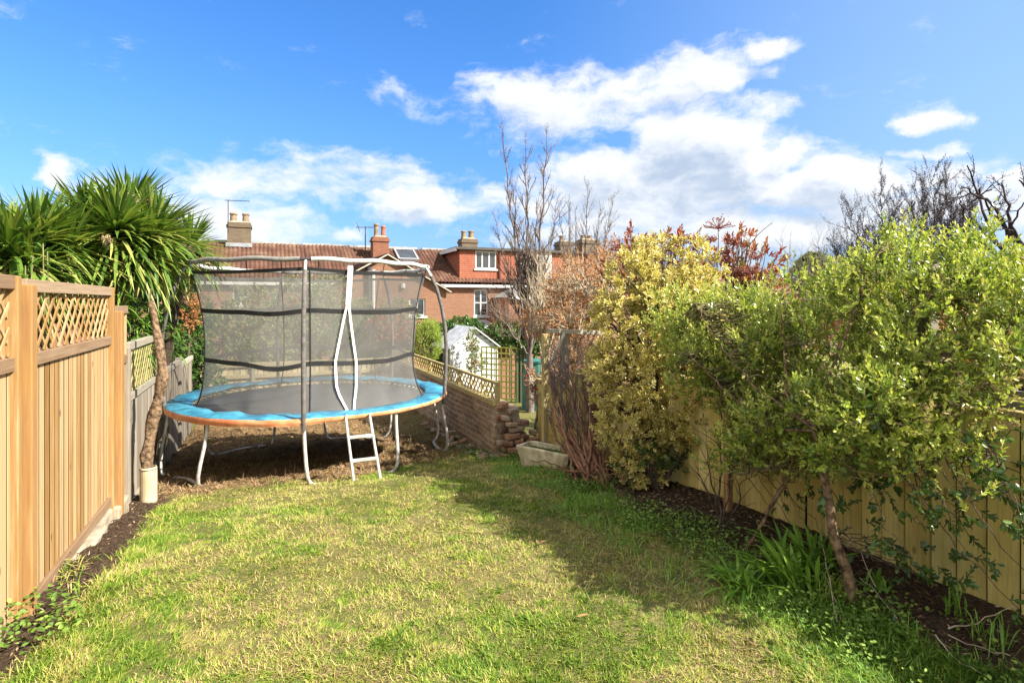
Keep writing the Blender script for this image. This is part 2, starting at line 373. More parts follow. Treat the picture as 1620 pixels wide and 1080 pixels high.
M_twig_pale = plain('pale_twigs', (.36, .30, .21), .9, var=.3, scale=9, bmp=0, spec=.15)
M_twig_red = plain('russet_twigs', (.22, .115, .07), .9, var=.4, scale=9, bmp=0, spec=.15)
M_twig_dark = plain('dark_twigs', (.045, .035, .04), .9, var=.3, scale=9, bmp=0, spec=.15)
M_twig_green = plain('green_brown_twigs', (.17, .15, .07), .9, var=.4, scale=9, bmp=0, spec=.15)
M_white = plain('white_paint', (.52, .52, .51), .5, var=.06, scale=5, bmp=0)
M_glass = plain('dark_window_glass', (.03, .035, .04), .06, var=.3, scale=2, bmp=0, spec=.8)
M_gap = plain('board_gap_shade', (.035, .024, .012), .95, bmp=0, spec=.05)  # dark colour standing in for the shade between fence boards
M_lead = plain('grey_lead', (.22, .23, .25), .6, var=.2, bmp=.1)
M_pot = plain('clay_pot', (.20, .145, .09), .85, var=.3, scale=8)
M_potr = plain('red_clay_pot', (.32, .11, .06), .85, var=.3, scale=8)
M_dark = plain('dark_metal', (.04, .04, .045), .5, var=.2, bmp=0)
M_fascia = plain('dark_fascia', (.05, .045, .04), .6, bmp=0)
M_galv = plain('galvanised_steel', (.56, .57, .57), .42, metal=.55, var=.18, scale=9, bmp=.05, col2=(.70, .70, .69))
M_galv_r = plain('worn_steel_tube', (.50, .49, .47), .5, metal=.35, var=.25, scale=14, bmp=.05)
M_foam = plain('grey_foam_sleeve', (.105, .095, .09), .85, var=.35, scale=18, bmp=.4, dist=.006)
M_foam_l = plain('pale_foam_sleeve', (.42, .41, .39), .8, var=.25, scale=16, bmp=.4, dist=.006)
M_mat_t = plain('black_jump_mat', (.020, .021, .023), .55, var=.25, scale=3, bmp=.1)
M_orange = plain('orange_skirt', (.62, .20, .075), .65, var=.2, scale=7, bmp=.5, col2=(.66, .33, .17))
M_blue = plain('blue_vinyl_pad', (.02, .13, .23), .42, var=.35, scale=5, bmp=.6, dist=.02, col2=(.05, .25, .37), spec=.5)
M_strap = plain('white_webbing', (.72, .71, .70), .8, var=.22, scale=30, bmp=.5, dist=.005)
M_band = plain('black_webbing', (.015, .015, .016), .8, var=.2, bmp=0)
M_stone = plain('pale_cast_stone', (.46, .39, .25), .95, var=.35, scale=9, bmp=.8, dist=.012, col2=(.60, .54, .38), spec=.15)
M_conc = plain('pale_concrete', (.27, .23, .17), .95, var=.3, scale=7, bmp=.6, spec=.15)
M_pipe = plain('ivory_plastic_pipe', (.46, .38, .24), .5, var=.14, scale=6, bmp=.05)
M_brickL = brickmat('orange_brick', (.235, .115, .068), (.185, .086, .054), (.22, .17, .13), stain=(.20, .11, .07), stf=.35)
M_brickC = brickmat('yellowish_old_brick', (.15, .115, .075), (.11, .075, .05), (.14, .12, .09), stain=(.11, .09, .07), stf=.5)
M_brickR = brickmat('red_chimney_brick', (.24, .085, .045), (.18, .065, .04), (.18, .14, .11), stain=(.10, .06, .05), stf=.4)
M_brickW = brickmat('old_garden_brick', (.36, .23, .13), (.25, .135, .085), (.36, .31, .22), stain=(.10, .09, .06), stf=.6, ms=.014, patch=((.36, .31, .22), .56))
M_tileh = brickmat('hung_tiles', (.34, .12, .07), (.27, .09, .055), (.10, .04, .03), bw=.17, bh=.11, ms=.012, stain=(.30, .12, .07), stf=.4)
def tilemat():
    m, nt, b, out = newmat('clay_pantiles'); t = attr(nt, 'tone')
    n1 = noise(nt, 1.2, 5); n2 = noise(nt, 9, 3)
    f = nd(nt, 'ShaderNodeMath', {0: t, 1: .55, 2: nd(nt, 'ShaderNodeMath', {0: n1, 1: .6}, operation='MULTIPLY').outputs[0]}, operation='MULTIPLY_ADD').outputs[0]
    c = ramp(nt, f, [(.1, (.025, .018, .016)), (.35, (.058, .032, .025)), (.6, (.10, .048, .034)), (.85, (.155, .10, .07))])
    nt.links.new(c, b.inputs['Base Color']); b.inputs['Roughness'].default_value = .9; b.inputs['Specular IOR Level'].default_value = .2
    bump(nt, b, n2, .3, .01); return m
M_tile = tilemat()
M_slate = plain('grey_slate', (.20, .20, .19), .7, var=.3, scale=4)

G_RAMP = [(0, (.055, .13, .014)), (.3, (.14, .24, .024)), (.55, (.32, .39, .05)), (.75, (.48, .43, .13)), (.9, (.54, .43, .23)), (1, (.27, .18, .10))]
M_grass = leafmat('lawn_grass', G_RAMP, .35, .55, spec=.25)
M_lily = leafmat('strap_leaf_green', [(0, (.09, .22, .02)), (1, (.26, .42, .06))], .35, .35)
M_cover = leafmat('ground_cover_leaf', [(0, (.06, .12, .015)), (.6, (.14, .25, .035)), (1, (.28, .38, .07))], .3, .5)
M_cord = leafmat('cordyline_leaf', [(0, (.03, .075, .012)), (.4, (.09, .17, .025)), (.7, (.22, .29, .05)), (.88, (.42, .41, .13)), (1, (.36, .25, .12))], .28, .38, spec=.5)
M_green = leafmat('pittosporum_leaf', [(0, (.05, .10, .025)), (.25, (.13, .22, .035)), (.6, (.34, .42, .07)), (.88, (.55, .58, .13)), (1, (.34, .25, .14))], .36, .32, spec=.5)
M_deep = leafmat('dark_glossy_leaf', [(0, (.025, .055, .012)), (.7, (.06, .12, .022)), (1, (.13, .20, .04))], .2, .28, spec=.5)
M_varieg = leafmat('variegated_leaf', [(0, (.05, .10, .02)), (.5, (.12, .18, .04)), (1, (.26, .27, .06))], .3, .38, edge=((.70, .57, .21), .35, .75), spec=.45)
M_red = leafmat('red_young_leaf', [(0, (.14, .022, .015)), (.4, (.30, .05, .025)), (.65, (.38, .13, .04)), (1, (.12, .18, .035))], .35, .32)
M_rust = leafmat('russet_dry_leaf', [(0, (.22, .075, .025)), (.5, (.40, .16, .06)), (1, (.46, .27, .12))], .35, .6)
M_olive = leafmat('olive_leaf', [(0, (.08, .12, .04)), (.5, (.18, .22, .08)), (1, (.34, .36, .15))], .3, .5)
M_ivy = leafmat('ivy_leaf', [(0, (.025, .06, .012)), (.6, (.07, .14, .03)), (1, (.15, .24, .06))], .25, .35)
M_lime = leafmat('lime_leaf', [(0, (.16, .24, .03)), (1, (.34, .42, .07))], .35, .45)
M_bamboo = leafmat('bamboo_leaf', [(0, (.07, .17, .02)), (1, (.22, .36, .06))], .4, .4)
M_mulch = leafmat('dry_litter', [(0, (.08, .05, .035)), (.45, (.22, .14, .08)), (.8, (.42, .29, .16)), (1, (.60, .48, .30))], .1, .9, spec=.1)
M_litter = leafmat('bed_litter', [(0, (.03, .02, .014)), (.5, (.09, .055, .033)), (.85, (.22, .15, .09)), (1, (.42, .33, .22))], .1, .9, spec=.1)
M_purple = leafmat('purple_seed_heads', [(0, (.13, .06, .07)), (1, (.30, .17, .15))], .2, .7)
M_umbel = leafmat('flower_head_buds', [(0, (.20, .05, .05)), (.5, (.30, .12, .10)), (1, (.40, .25, .18))], .2, .7)

def groundmat():
    m, nt, b, out = newmat('garden_ground')
    g = nd(nt, 'ShaderNodeTexCoord').outputs['Object']
    grass = attr(nt, 'grass'); bare = attr(nt, 'bare')
    n1 = noise(nt, 2.2, 6, g); n2 = noise(nt, 40, 5, g); n3 = noise(nt, 160, 3, g)
    gc = ramp(nt, nd(nt, 'ShaderNodeMath', {0: n1, 1: .5, 2: nd(nt, 'ShaderNodeMath', {0: n2, 1: .5}, operation='MULTIPLY').outputs[0]}, operation='MULTIPLY_ADD').outputs[0],
              [(.3, (.08, .10, .025)), (.5, (.17, .165, .055)), (.66, (.30, .24, .11))])
    soil = ramp(nt, n2, [(.3, (.035, .024, .017)), (.55, (.085, .056, .037)), (.75, (.17, .115, .07))])
    earth = ramp(nt, n2, [(.3, (.085, .05, .025)), (.5, (.20, .125, .06)), (.7, (.38, .27, .13))])
    c = mixc(nt, grass, soil, gc); c = mixc(nt, bare, c, earth)
    nt.links.new(c, b.inputs['Base Color']); b.inputs['Roughness'].default_value = 1; b.inputs['Specular IOR Level'].default_value = .1
    bump(nt, b, nd(nt, 'ShaderNodeMath', {0: n2, 1: .5, 2: n3}, operation='MULTIPLY_ADD').outputs[0], .9, .03); return m
M_ground = groundmat()

# ------------------------------------------------------------------ ground
def bed_edge(s): return 2.93+.16*(fbm(s*.9, s*0+3, 5)-.5)*2+.10*sstep(5, 7, s)
def masks(t, s):
    t = np.asarray(t, float); s = np.asarray(s, float)
    w = (fbm(t*3, s*3, 11)-.5)*.22
    be = np.array(bed_edge(s))
    lawn = sstep(-.10, .10, be-t+w)
    left = sstep(-.06, .08, t-(-1.02+.10*sstep(3.4, 5.8, s)*1.4)+w)
    inside = (t > -1.26)*(t < 3.63)*(s < 14.3)
    bare = sstep(6.75, 7.25, s+w*2.2-.55*sstep(2.0, .2, t)*0+.25*sstep(.9, 2.2, t)*-1)*(1-sstep(13.5, 14.2, s))*inside*(1-.55*sstep(1.9, 2.6, t+w))
    grass = np.where(inside > 0, lawn*left, 1.0)
    return grass, bare
def build_ground():
    xs = np.concatenate((-np.geomspace(400, 8, 22), np.arange(-7, -1.6, .6), np.arange(-1.5, 4.4, .07), np.arange(4.6, 12, .6), np.geomspace(12.5, 400, 22)))
    ys = np.concatenate((-np.geomspace(300, 7, 14), np.arange(-6, .8, .6), np.arange(.9, 15.2, .07), np.arange(15.4, 32, .6), np.geomspace(33, 700, 24)))
    X, Y = np.meshgrid(xs, ys); Z = gz(X, Y)
    br = masks(X, Y)
    micro = (fbm(X*9, Y*9, 21)-.5)
    ins = (X > -1.26)*(X < 3.9)*(Y < 14.3)*(Y > 0)
    Z = Z+ins*micro*(.05+.04*(1-br[0])+.14*br[1])
    n, mm = X.shape; V = np.stack((X, Y, Z), -1).reshape(-1, 3)
    i = np.arange(n-1)[:, None]*mm+np.arange(mm-1)[None]; i = i.ravel()
    o = mesh_np('ground', V, [np.stack((i, i+1, i+1+mm, i+mm), 1)], M_ground, None, {'grass': br[0].ravel(), 'bare': br[1].ravel()}, True)
    tag(o, 'uneven sloping garden ground of soil, bare earth and lawn turf', 'ground', kind='structure')
build_ground()
# ------------------------------------------------------------------ terrace of houses
def facade(mb, x0, x1, y, z0, z1, openings, depth=.12):
    """front wall facing -y with real openings and reveals"""
    xs = sorted({x0, x1, *[o[0] for o in openings], *[o[1] for o in openings]})
    zs = sorted({z0, z1, *[o[2] for o in openings], *[o[3] for o in openings]})
    for a, b_ in zip(xs, xs[1:]):
        for c, d in zip(zs, zs[1:]):
            if any(o[0] <= a and b_ <= o[1] and o[2] <= c and d <= o[3] for o in openings): continue
            mb.poly([(a, y, c), (b_, y, c), (b_, y, d), (a, y, d)], .5)
    for a, b_, c, d in openings:
        Y = y+depth
        mb.poly([(a, y, c), (a, y, d), (a, Y, d), (a, Y, c)], .5); mb.poly([(b_, y, c), (b_, Y, c), (b_, Y, d), (b_, y, d)], .5)
        mb.poly([(a, y, d), (b_, y, d), (b_, Y, d), (a, Y, d)], .5); mb.poly([(a, y, c), (a, Y, c), (b_, Y, c), (b_, y, c)], .5)
def window(parent, x0, x1, z0, z1, y, lights=2, bars=1, sill=True, fr=.07, lintel=False, recess=.06):
    m = MB(); Y = y+recess
    m.box(x0, x0+fr, Y, Y+.06, z0, z1); m.box(x1-fr, x1, Y, Y+.06, z0, z1)
    m.box(x0+fr, x1-fr, Y, Y+.06, z0, z0+fr); m.box(x0+fr, x1-fr, Y, Y+.06, z1-fr, z1)
    for i in range(1, lights):
        x = x0+(x1-x0)*i/lights; m.box(x-.035, x+.035, Y+.003, Y+.057, z0+fr, z1-fr)
    for i in range(1, bars+1):
        z = z0+(z1-z0)*i/(bars+1); m.box(x0+fr, x1-fr, Y+.006, Y+.05, z-.03, z+.03)
    w = m.build('window', M_white, parent)
    g = MB().box(x0+fr*.5, x1-fr*.5, Y+.03, Y+.035, z0+fr*.5, z1-fr*.5); g.build('pane', M_glass, w)
    if sill: MB().box(x0-.08, x1+.08, y-.07, Y, z0-.09, z0-.003).build('sill', M_white if not lintel else M_conc, w)
    if lintel: MB().box(x0-.12, x1+.12, y-.02, y+.05, z1+.003, z1+.25).build('lintel', M_white, w)
    return w
def pantiles(x0, x1, ye, ze, yr, zr, pitch=.2, course=.33, thick=.05):
    """corrugated clay roof slope from the eave (ye, ze) up to the ridge (yr, zr)"""
    L = math.hypot(yr-ye, zr-ze); nc = int(L/course); nx = int((x1-x0)/pitch*6)+1
    u = np.linspace(x0, x1, nx); prof = .075*np.abs(np.sin(np.pi*(u/pitch)))**.8
    vs = []; vo = []; cs = []
    for c in range(nc):
        vs += [c*course, min(L, (c+1)*course)]; vo += [.06, .0]; cs += [c, c]
    vs[-1] = L
    vs = np.array(vs); vo = np.array(vo)
    dy, dz = (yr-ye)/L, (zr-ze)/L; ny, nz = -dz, dy
    U, S = np.meshgrid(u, vs); H = prof[None]+vo[:, None]
    sag = .03*np.sin(U*.7)+.02*np.sin(U*2.1+1)
    V = np.stack((U, ye+S*dy+H*ny, ze+S*dz+H*nz+sag*S/L), -1).reshape(-1, 3)
    tn = vnoise((U/pitch).astype(int)*1.0+.5, np.array(cs)[:, None]+.5+U*0, 5)
    n, mm = U.shape; i = (np.arange(n-1)[:, None]*mm+np.arange(mm-1)[None]).ravel()
    return V, np.stack((i, i+1, i+1+mm, i+mm), 1), tn.ravel()
def chimney(parent, x0, x1, y0, y1, z0, z1, mat, pots, potmat, aerial=None):
    m = MB().box(x0, x1, y0, y1, z0, z1-.25)
    m.box(x0-.05, x1+.05, y0-.05, y1+.05, z1-.25, z1-.13); m.box(x0+.0, x1-.0, y0, y1, z1-.13, z1)
    c = m.build('chimney', mat, parent)
    MB().box(x0-.06, x1+.06, y0-.07, y1+.07, z0+.25, z0+.45).build('flashing', M_lead, c)
    MB().add([(x0+.06,y0+.06,z1),(x1-.06,y0+.06,z1),(x1-.06,y1-.06,z1),(x0+.06,y1-.06,z1),(x0+.2,y0+.2,z1+.09),(x1-.2,y0+.2,z1+.09),(x1-.2,y1-.2,z1+.09),(x0+.2,y1-.2,z1+.09)],
             [[(4,5,6,7),(0,1,5,4),(1,2,6,5),(2,3,7,6),(3,0,4,7)]]).build('flaunching', M_conc, c)
    for px_, h, r in pots:
        pm = potmat if not isinstance(potmat, list) else potmat[pots.index((px_, h, r)) % len(potmat)]
        MB().lathe((px_, (y0+y1)/2, z1+.02), [(r*1.1,0),(r*1.1,.06),(r,.08),(r*.88,h*.8),(r*1.12,h*.84),(r*1.12,h*.95),(r*.85,h),(r*.7,h*.98),(r*.7,h*.6)], 12).build('chimney_pot', pm, c, smooth=False)
    if aerial:
        ax, az, ln, el = aerial; a = MB(); yy = y0-.1
        a.tube([(ax, yy, z1-.6), (ax, yy, az)], .022, 5); a.tube([(ax-ln*.15, yy, az-.04), (ax+ln, yy, az)], .018, 5)
        for k in range(el):
            x = ax-ln*.1+ln*1.05*k/(el-1); a.tube([(x, yy-.2, az-.03), (x, yy+.2, az-.01)], .010, 4)
        a.build('aerial', M_dark, c)
    return c
EAVE_Y, RIDGE_Y, FAC = 28.85, 32.9, 29.1
ZE, ZR, ZG = EYE+1.0, EYE+3.08, EYE-5.5
def house(x0, x1, label, openings, roof_skip=None):
    h = thing('terraced_house', label, 'house', ((x0+x1)/2, 30.5, ZG), group='terraced houses behind the gardens')
    m = MB(); facade(m, x0, x1, FAC, ZG-.3, ZE, [o[:4] for o in openings])
    for x in (x0, x1): m.add([(x, FAC, ZG-.3), (x, 36.7, ZG-.3), (x, 36.7, ZE), (x, RIDGE_Y, ZR-.05), (x, FAC, ZE)], [[(0, 1, 2, 3, 4)]], .5)
    m.poly([(x0, 36.7, ZG-.3), (x1, 36.7, ZG-.3), (x1, 36.7, ZE), (x0, 36.7, ZE)], .5)
    m.build('wall', M_brickL, h)
    V, F, T = pantiles(x0, x1, EAVE_Y, ZE-.02, RIDGE_Y, ZR)
    r = mesh_np('roof', V, [F], M_tile, h, {'tone': T}, True)
    V, F, T = pantiles(x0, x1, 36.95, ZE-.02, RIDGE_Y, ZR); mesh_np('rear_slope', V, [F[:, ::-1]], M_tile, r, {'tone': T}, True)
    rd = MB()
    for k in range(int((x1-x0)/.45)):
        a = x0+k*.45; rd.tube([(a, RIDGE_Y, ZR+.02+.01*random.random()), (min(x1, a+.44), RIDGE_Y, ZR+.03)], .11, 8)
    rd.build('ridge_tiles', M_slate, r)
    MB().box(x0, x1, EAVE_Y-.02, FAC-.003, ZE-.20, ZE-.06).build('gutter', M_white, h)
    for o in openings: window(h, *o[:4], FAC, *(o[4] if len(o) > 4 else (2, 1)), lintel=len(o) > 5)
    return h
def hx(px, py, s):                       # point on the plane y = s seen at a pixel
    k = (px-810)/900; Y = s/(CX-SX*k); return P(px, py, Y)
def rect(px0, py0, px1, py1, s):
    a = hx(px0, max(py0, py1), s); b_ = hx(px1, min(py0, py1), s); return a[0], b_[0], a[2], b_[2]

w1 = rect(368, 485, 394, 455, FAC); w0 = rect(488, 470, 508, 452, FAC)
hA = house(-12.2, -6.2, 'brick terraced house with pantile roof, mostly hidden behind the spiky palm-like trees at far left', [])
hB = house(-6.197, 2.0, 'brick terraced house with weathered two-pot chimney and white-linteled window, behind the trampoline net',
           [(*w1, (2, 1), 1)])
a = hx(379, 354, 32.9)
chimney(hB, a[0]-.55, a[0]+.55, 32.3, 33.2, ZR-.5, a[2], M_brickC, [(a[0]-.28, .5, .17), (a[0]+.3, .5, .17)], M_pot, (a[0]-.5, a[2]+1.1, 1.0, 7))
hC = house(2.003, 8.6, 'brick terraced house with gabled rear wing, roof light and red chimney with one red pot', [(*w0, (1, 1), 1)])
# skylight on its roof
def on_roof(px, py):
    k = (px-810)/900; s = 30.5
    for _ in range(20):
        p = hx(px, py, s); zr = ZE+(s-EAVE_Y)/(RIDGE_Y-EAVE_Y)*(ZR-ZE); s += (p[2]-zr)*.8 if False else 0
        # solve along the ray for the roof plane
        d = p/ s if False else (p-np.array((0, 0, EYE)))
        sl = (ZR-ZE)/(RIDGE_Y-EAVE_Y); tt = (ZE-sl*EAVE_Y-EYE)/(d[2]-sl*d[1]); return np.array((0, 0, EYE))+d*tt
    return p
c1, c2 = on_roof(632, 412), on_roof(652, 400)
sl = math.atan2(ZR-ZE, RIDGE_Y-EAVE_Y)
def slab_on_roof(m, x0, x1, y0, y1, h0, h1):
    def q(x, y, h): zr = ZE+(y-EAVE_Y)*math.tan(sl); return (x, y-h*math.sin(sl), zr+h*math.cos(sl))
    V = [q(x, y, h) for h in (h0, h1) for y in (y0, y1) for x in (x0, x1)]
    return m.add(V, [[(0,2,3,1),(4,5,7,6),(0,1,5,4),(2,6,7,3),(0,4,6,2),(1,3,7,5)]])
m = MB(); xa, xb = c1[0]-.1, c2[0]+.1; ya, yb = c1[1]-.15, c2[1]+.15
slab_on_roof(m, xa, xb, ya, ya+.12, .06, .19); slab_on_roof(m, xa, xb, yb-.12, yb, .06, .19)
slab_on_roof(m, xa, xa+.1, ya+.12, yb-.12, .06, .19); slab_on_roof(m, xb-.1, xb, ya+.12, yb-.12, .06, .19)
skl = m.build('roof_light', M_lead, hC)
slab_on_roof(MB(), xa+.1, xb-.1, ya+.12, yb-.12, .1, .15).build('pane', M_glass, skl)
a = hx(600, 376, 31.5)
chimney(hC, a[0]-.42, a[0]+.42, 31.0, 31.8, ZR-1.4, a[2], M_brickR, [(a[0]-.18, .72, .13), (a[0]+.2, .62, .13)], [M_pot, M_potr], None)
a2 = hx(578, 358, 32.0)
m = MB(); m.tube([(a2[0], 32.0, ZR-.5), (a2[0], 32.0, a2[2])], .03, 5); m.tube([(a2[0]-.5, 31.9, a2[2]-.1), (a2[0]+.55, 32.1, a2[2])], .022, 5)
for k in range(8): m.tube([(a2[0]-.45+.13*k, 31.8+.02*k, a2[2]-.1), (a2[0]-.45+.13*k, 32.15+.02*k, a2[2]-.02)], .012, 4)
m.tube([(a2[0]-.5, 31.9, a2[2]+.2), (a2[0]-.3, 31.9, a2[2]-.35)], .015, 4)
m.build('aerial', M_dark, hC)
# gabled rear wing (part of house C)
WS = 25.0
ap = hx(612, 404, WS); re_ = hx(706, 460, WS); hw = re_[0]-ap[0]; lx = ap[0]-hw
ww = rect(647, 500, 673, 472, WS)
m = MB()
zb, ze, za = ZG-.3, re_[2], ap[2]
facade(m, lx, re_[0], WS, zb, ze, [ww])
m.add([(lx, WS, ze), (re_[0], WS, ze), (ap[0], WS, za)], [[(0, 1, 2)]], .5)
for x in (lx, re_[0]): m.poly([(x, WS, zb), (x, FAC, zb), (x, FAC, ze), (x, WS, ze)], .5)
wing = m.build('rear_wing', M_brickL, hC)
def wing_roof(sgn, name):
    x_e = ap[0]+sgn*(hw+.12); z_e = ze-.07; L = math.hypot(x_e-ap[0], za-z_e)
    V, F, T = pantiles(WS-.12, 31.4, 0, 0, L, 0, course=.33)
    u = V[:, 1]/L; hh = V[:, 2]
    dx, dz = (ap[0]-x_e)/L, (za+.05-z_e)/L
    W = np.stack((x_e+dx*V[:, 1]-sgn*-dz*hh, V[:, 0], z_e+dz*V[:, 1]+abs(dx)*hh), -1)
    mesh_np(name, W, [F], M_tile, wing, {'tone': T}, True)
wing_roof(1, 'roof_slope'); wing_roof(-1, 'roof_slope')
m = MB(); m.beam((ap[0], WS-.14, za+.03), (re_[0]+.18, WS-.14, ze-.06), .05, .2, up=(0, 1, 0)); m.beam((ap[0], WS-.14, za+.03), (lx-.18, WS-.14, ze-.06), .05, .2, up=(0, 1, 0))
m.build('verge_board', plain('grey_verge', (.36, .33, .28), .7), wing)
window(wing, *ww, WS, 2, 0)
p = hx(590, 430, WS); MB().tube([(p[0], WS-.12, zb), (p[0], WS-.12, p[2]+.1)], .075, 8).build('soil_pipe', M_white, wing)
p = hx(583, 430, WS); MB().tube([(p[0], WS-.1, zb), (p[0], WS-.1, p[2]+.2)], .09, 8).build('downpipe', M_dark, wing)
MB().lathe(hx(637, 452, WS)-np.array((0, .06, .1)), [(.0, 0), (.1, 0), (.1, .2), (0, .2)], 8).build('vent_cover', M_white, wing)
# house D with the dormer
wd = rect(750, 500, 772, 458, FAC)
hD = house(8.603, 14.6, 'brick terraced house with flat-roofed tile-hung dormer holding a white three-light window', [(*wd, (2, 1))])
dl = hx(727, 440, FAC+.2); dz0 = dl[2]-.05; dz1 = hx(727, 395, FAC+.2)[2]
x0, x1 = dl[0], 14.55
dw = rect(752, 425, 785, 398, FAC+.2)
m = MB(); facade(m, x0, x1, FAC+.2, dz0, dz1, [dw]); 
for x in (x0, x1): m.poly([(x, FAC+.2, dz0), (x, 33.4, dz0), (x, 33.4, dz1), (x, FAC+.2, dz1)], .5)
dm = m.build('dormer', M_tileh, hD)
MB().box(x0-.25, x1+.02, FAC+.0, 33.8, dz1+.003, dz1+.16).build('dormer_roof', M_fascia, dm)
MB().box(x0-.27, x1+.02, FAC-.02, FAC+.0-.001, dz1+.02, dz1+.12).build('front_fascia', M_fascia, dm); m = MB(); m.box(x0-.27, x0-.252, FAC, 33.8, dz1-.08, dz1+.12)
m.build('fascia', M_white, dm)
window(dm, *dw, FAC+.2, 3, 0, recess=.02)
p = hx(790, 420, FAC+.2); MB().tube([(p[0], FAC+.12, dz0), (p[0], FAC+.12, dz1)], .06, 6).build('downpipe', plain('brown_pipe', (.13, .05, .04), .5), dm)
a = hx(740, 376, 33.2); chimney(hD, a[0]-.5, a[0]+.5, 32.8, 33.6, ZR-.4, a[2]-.1, M_brickC, [(a[0]-.27, .48, .16), (a[0]+.22, .5, .18)], M_pot, None)
# its low rear extension with a hipped slate roof and lean-to glazing
rs = 26.8; e0 = hx(775, 470, rs); e0[0] = hx(779, 470, FAC)[0]; e1 = hx(832, 470, rs); ex = MB()
ext = thing('rear_extension', 'low brick extension with hipped grey slate roof beside the white sash window', 'extension', ((e0[0]+e1[0])/2, 27.8, ZG))
ex.box(e0[0], e1[0], rs, FAC-.01, ZG-.3, e0[2]-.02).build('wall', M_brickL, ext)
zt = hx(790, 452, 28)[2]
MB().add([(e0[0]-.06, rs-.2, e0[2]), (e1[0]+.2, rs-.2, e0[2]), (e1[0]+.2, FAC-.02, e0[2]), (e0[0]-.06, FAC-.02, e0[2]), (e0[0]+1.2, 28.3, zt), (e1[0]+.2, 28.3, zt), (e0[0]+1.2, FAC-.02, zt), (e1[0]+.2, FAC-.02, zt)],
         [[(0,1,5,4),(3,0,4,6),(4,5,7,6)]]).build('roof', M_slate, ext)
MB().box(e0[0]-.06, e1[0]+.2, rs-.22, rs-.202, e0[2]-.12, e0[2]+.02).build('gutter', M_white, ext)
q0 = hx(735, 505, 26.5); q1 = hx(765, 525, 25)
gl = thing('glazed_lean_to', 'small glass lean-to roof with white bars against the house wall below the sash window', 'lean-to', (q0[0]+.8, 26.5, ZG))
m = MB(); zt, zl = hx(745, 507, FAC)[2]-.35, hx(760, 528, 25.6)[2]-.1; gx0, gx1 = hx(735, 505, FAC)[0], hx(768, 505, FAC)[0]
for k in range(6):
    x = gx0+(gx1-gx0)*k/5; m.beam((x, FAC-.03, zt+.35), (x, 25.6, zl), .05, .05)
m.beam((gx0, 25.6, zl), (gx1, 25.6, zl), .07, .09); m.beam((gx0, FAC-.05, zt+.35), (gx1, FAC-.05, zt+.35), .07, .07)
for x in (gx0, gx1): m.box(x-.04, x+.04, 25.57, 25.65, ZG, zl)
m.build('glazing_bars', M_white, gl)
MB().add([(gx0, FAC-.04, zt+.32), (gx1, FAC-.04, zt+.32), (gx1, 25.62, zl-.02), (gx0, 25.62, zl-.02)], [[(0, 3, 2, 1)]]).build('glass_roof', plain('sky_tinted_glass', (.14, .19, .26), .12, bmp=0, spec=.8), gl)  # blue-grey base colour paints in the reflected sky
m = MB(); m.box(gx0, gx1, 25.62, 25.66, ZG-.3, zl-1.1); m.build('wall', M_brickL, gl)
# houses beyond
hE = house(14.603, 21.0, 'brick terraced house with long tile-hung dormer and small white windows, behind the bare tree', [])
m = MB(); ew = [rect(818, 415, 826, 402, FAC+.2), rect(843, 415, 852, 402, FAC+.2)]; facade(m, 14.62, 20.9, FAC+.2, dz0, dz1, ew)
m.poly([(20.9, FAC+.2, dz0), (20.9, 33.4, dz0), (20.9, 33.4, dz1), (20.9, FAC+.2, dz1)], .5)
de = m.build('dormer', M_tileh, hE); MB().box(14.62, 21.0, FAC, 33.8, dz1+.006, dz1+.15).build('dormer_roof', M_fascia, de)
MB().box(14.62, 21.0, FAC-.02, FAC-.001, dz1+.02, dz1+.12).build('fascia', M_fascia, de)
for w in ew: window(de, *w, FAC+.2, 1, 0, recess=.02)
p0 = rect(848, 440, 872, 398, FAC+.15); MB().box(p0[0], p0[1], FAC+.1, FAC+.19, p0[2], p0[3]).build('rendered_panel', M_white, de)
a = hx(893, 383, 33); chimney(hE, a[0]-.5, a[0]+.5, 32.6, 33.5, ZR-.4, a[2], M_brickC, [(a[0]-.2, .4, .16)], M_pot, None)
a = hx(942, 386, 31); chimney(hE, a[0]-1.2, a[0]+.1, 30.6, 31.5, ZE-1, a[2]+.2, M_brickC, [(a[0]-.9, .3, .16), (a[0]-.4, .3, .16)], M_pot, None)
# chimney tops of two houses much farther off
def far_house(px, py, Y, w, hgt, label, npots):
    c = P(px, py, Y); g0 = EYE-5.3
    h = thing('distant_house', label, 'house', (c[0], c[1], g0))
    MB().box(c[0]-4, c[0]+4, c[1]-.2, c[1]+8, g0-.3, c[2]-2.6).build('wall', M_brickL, h)
    zc = c[2]-2.6
    MB().add([(c[0]-4.2,c[1]-.5,zc+.003),(c[0]+4.2,c[1]-.5,zc+.003),(c[0]+4.2,c[1]+8.2,zc+.003),(c[0]-4.2,c[1]+8.2,zc+.003),(c[0]-4.2,c[1]+4,zc+2),(c[0]+4.2,c[1]+4,zc+2)],
             [[(0,1,5,4),(2,3,4,5)],[(0,4,3),(1,2,5)]]).build('roof', M_tile, h)
    chimney(h, c[0]-w/2, c[0]+w/2, c[1]+3.5, c[1]+4.5, zc+1, c[2], M_brickC, [(c[0]-w/2+w*(k+.5)/npots, .7, .17) for k in range(npots)], M_pot, None)
far_house(1146, 412, 48, 1.7, 1.2, 'distant house with a low brick chimney above the red-leaved bush', 3)
far_house(1223, 419, 52, 1.9, 1.2, 'distant house with a row of chimney pots left of the round dark tree', 4)

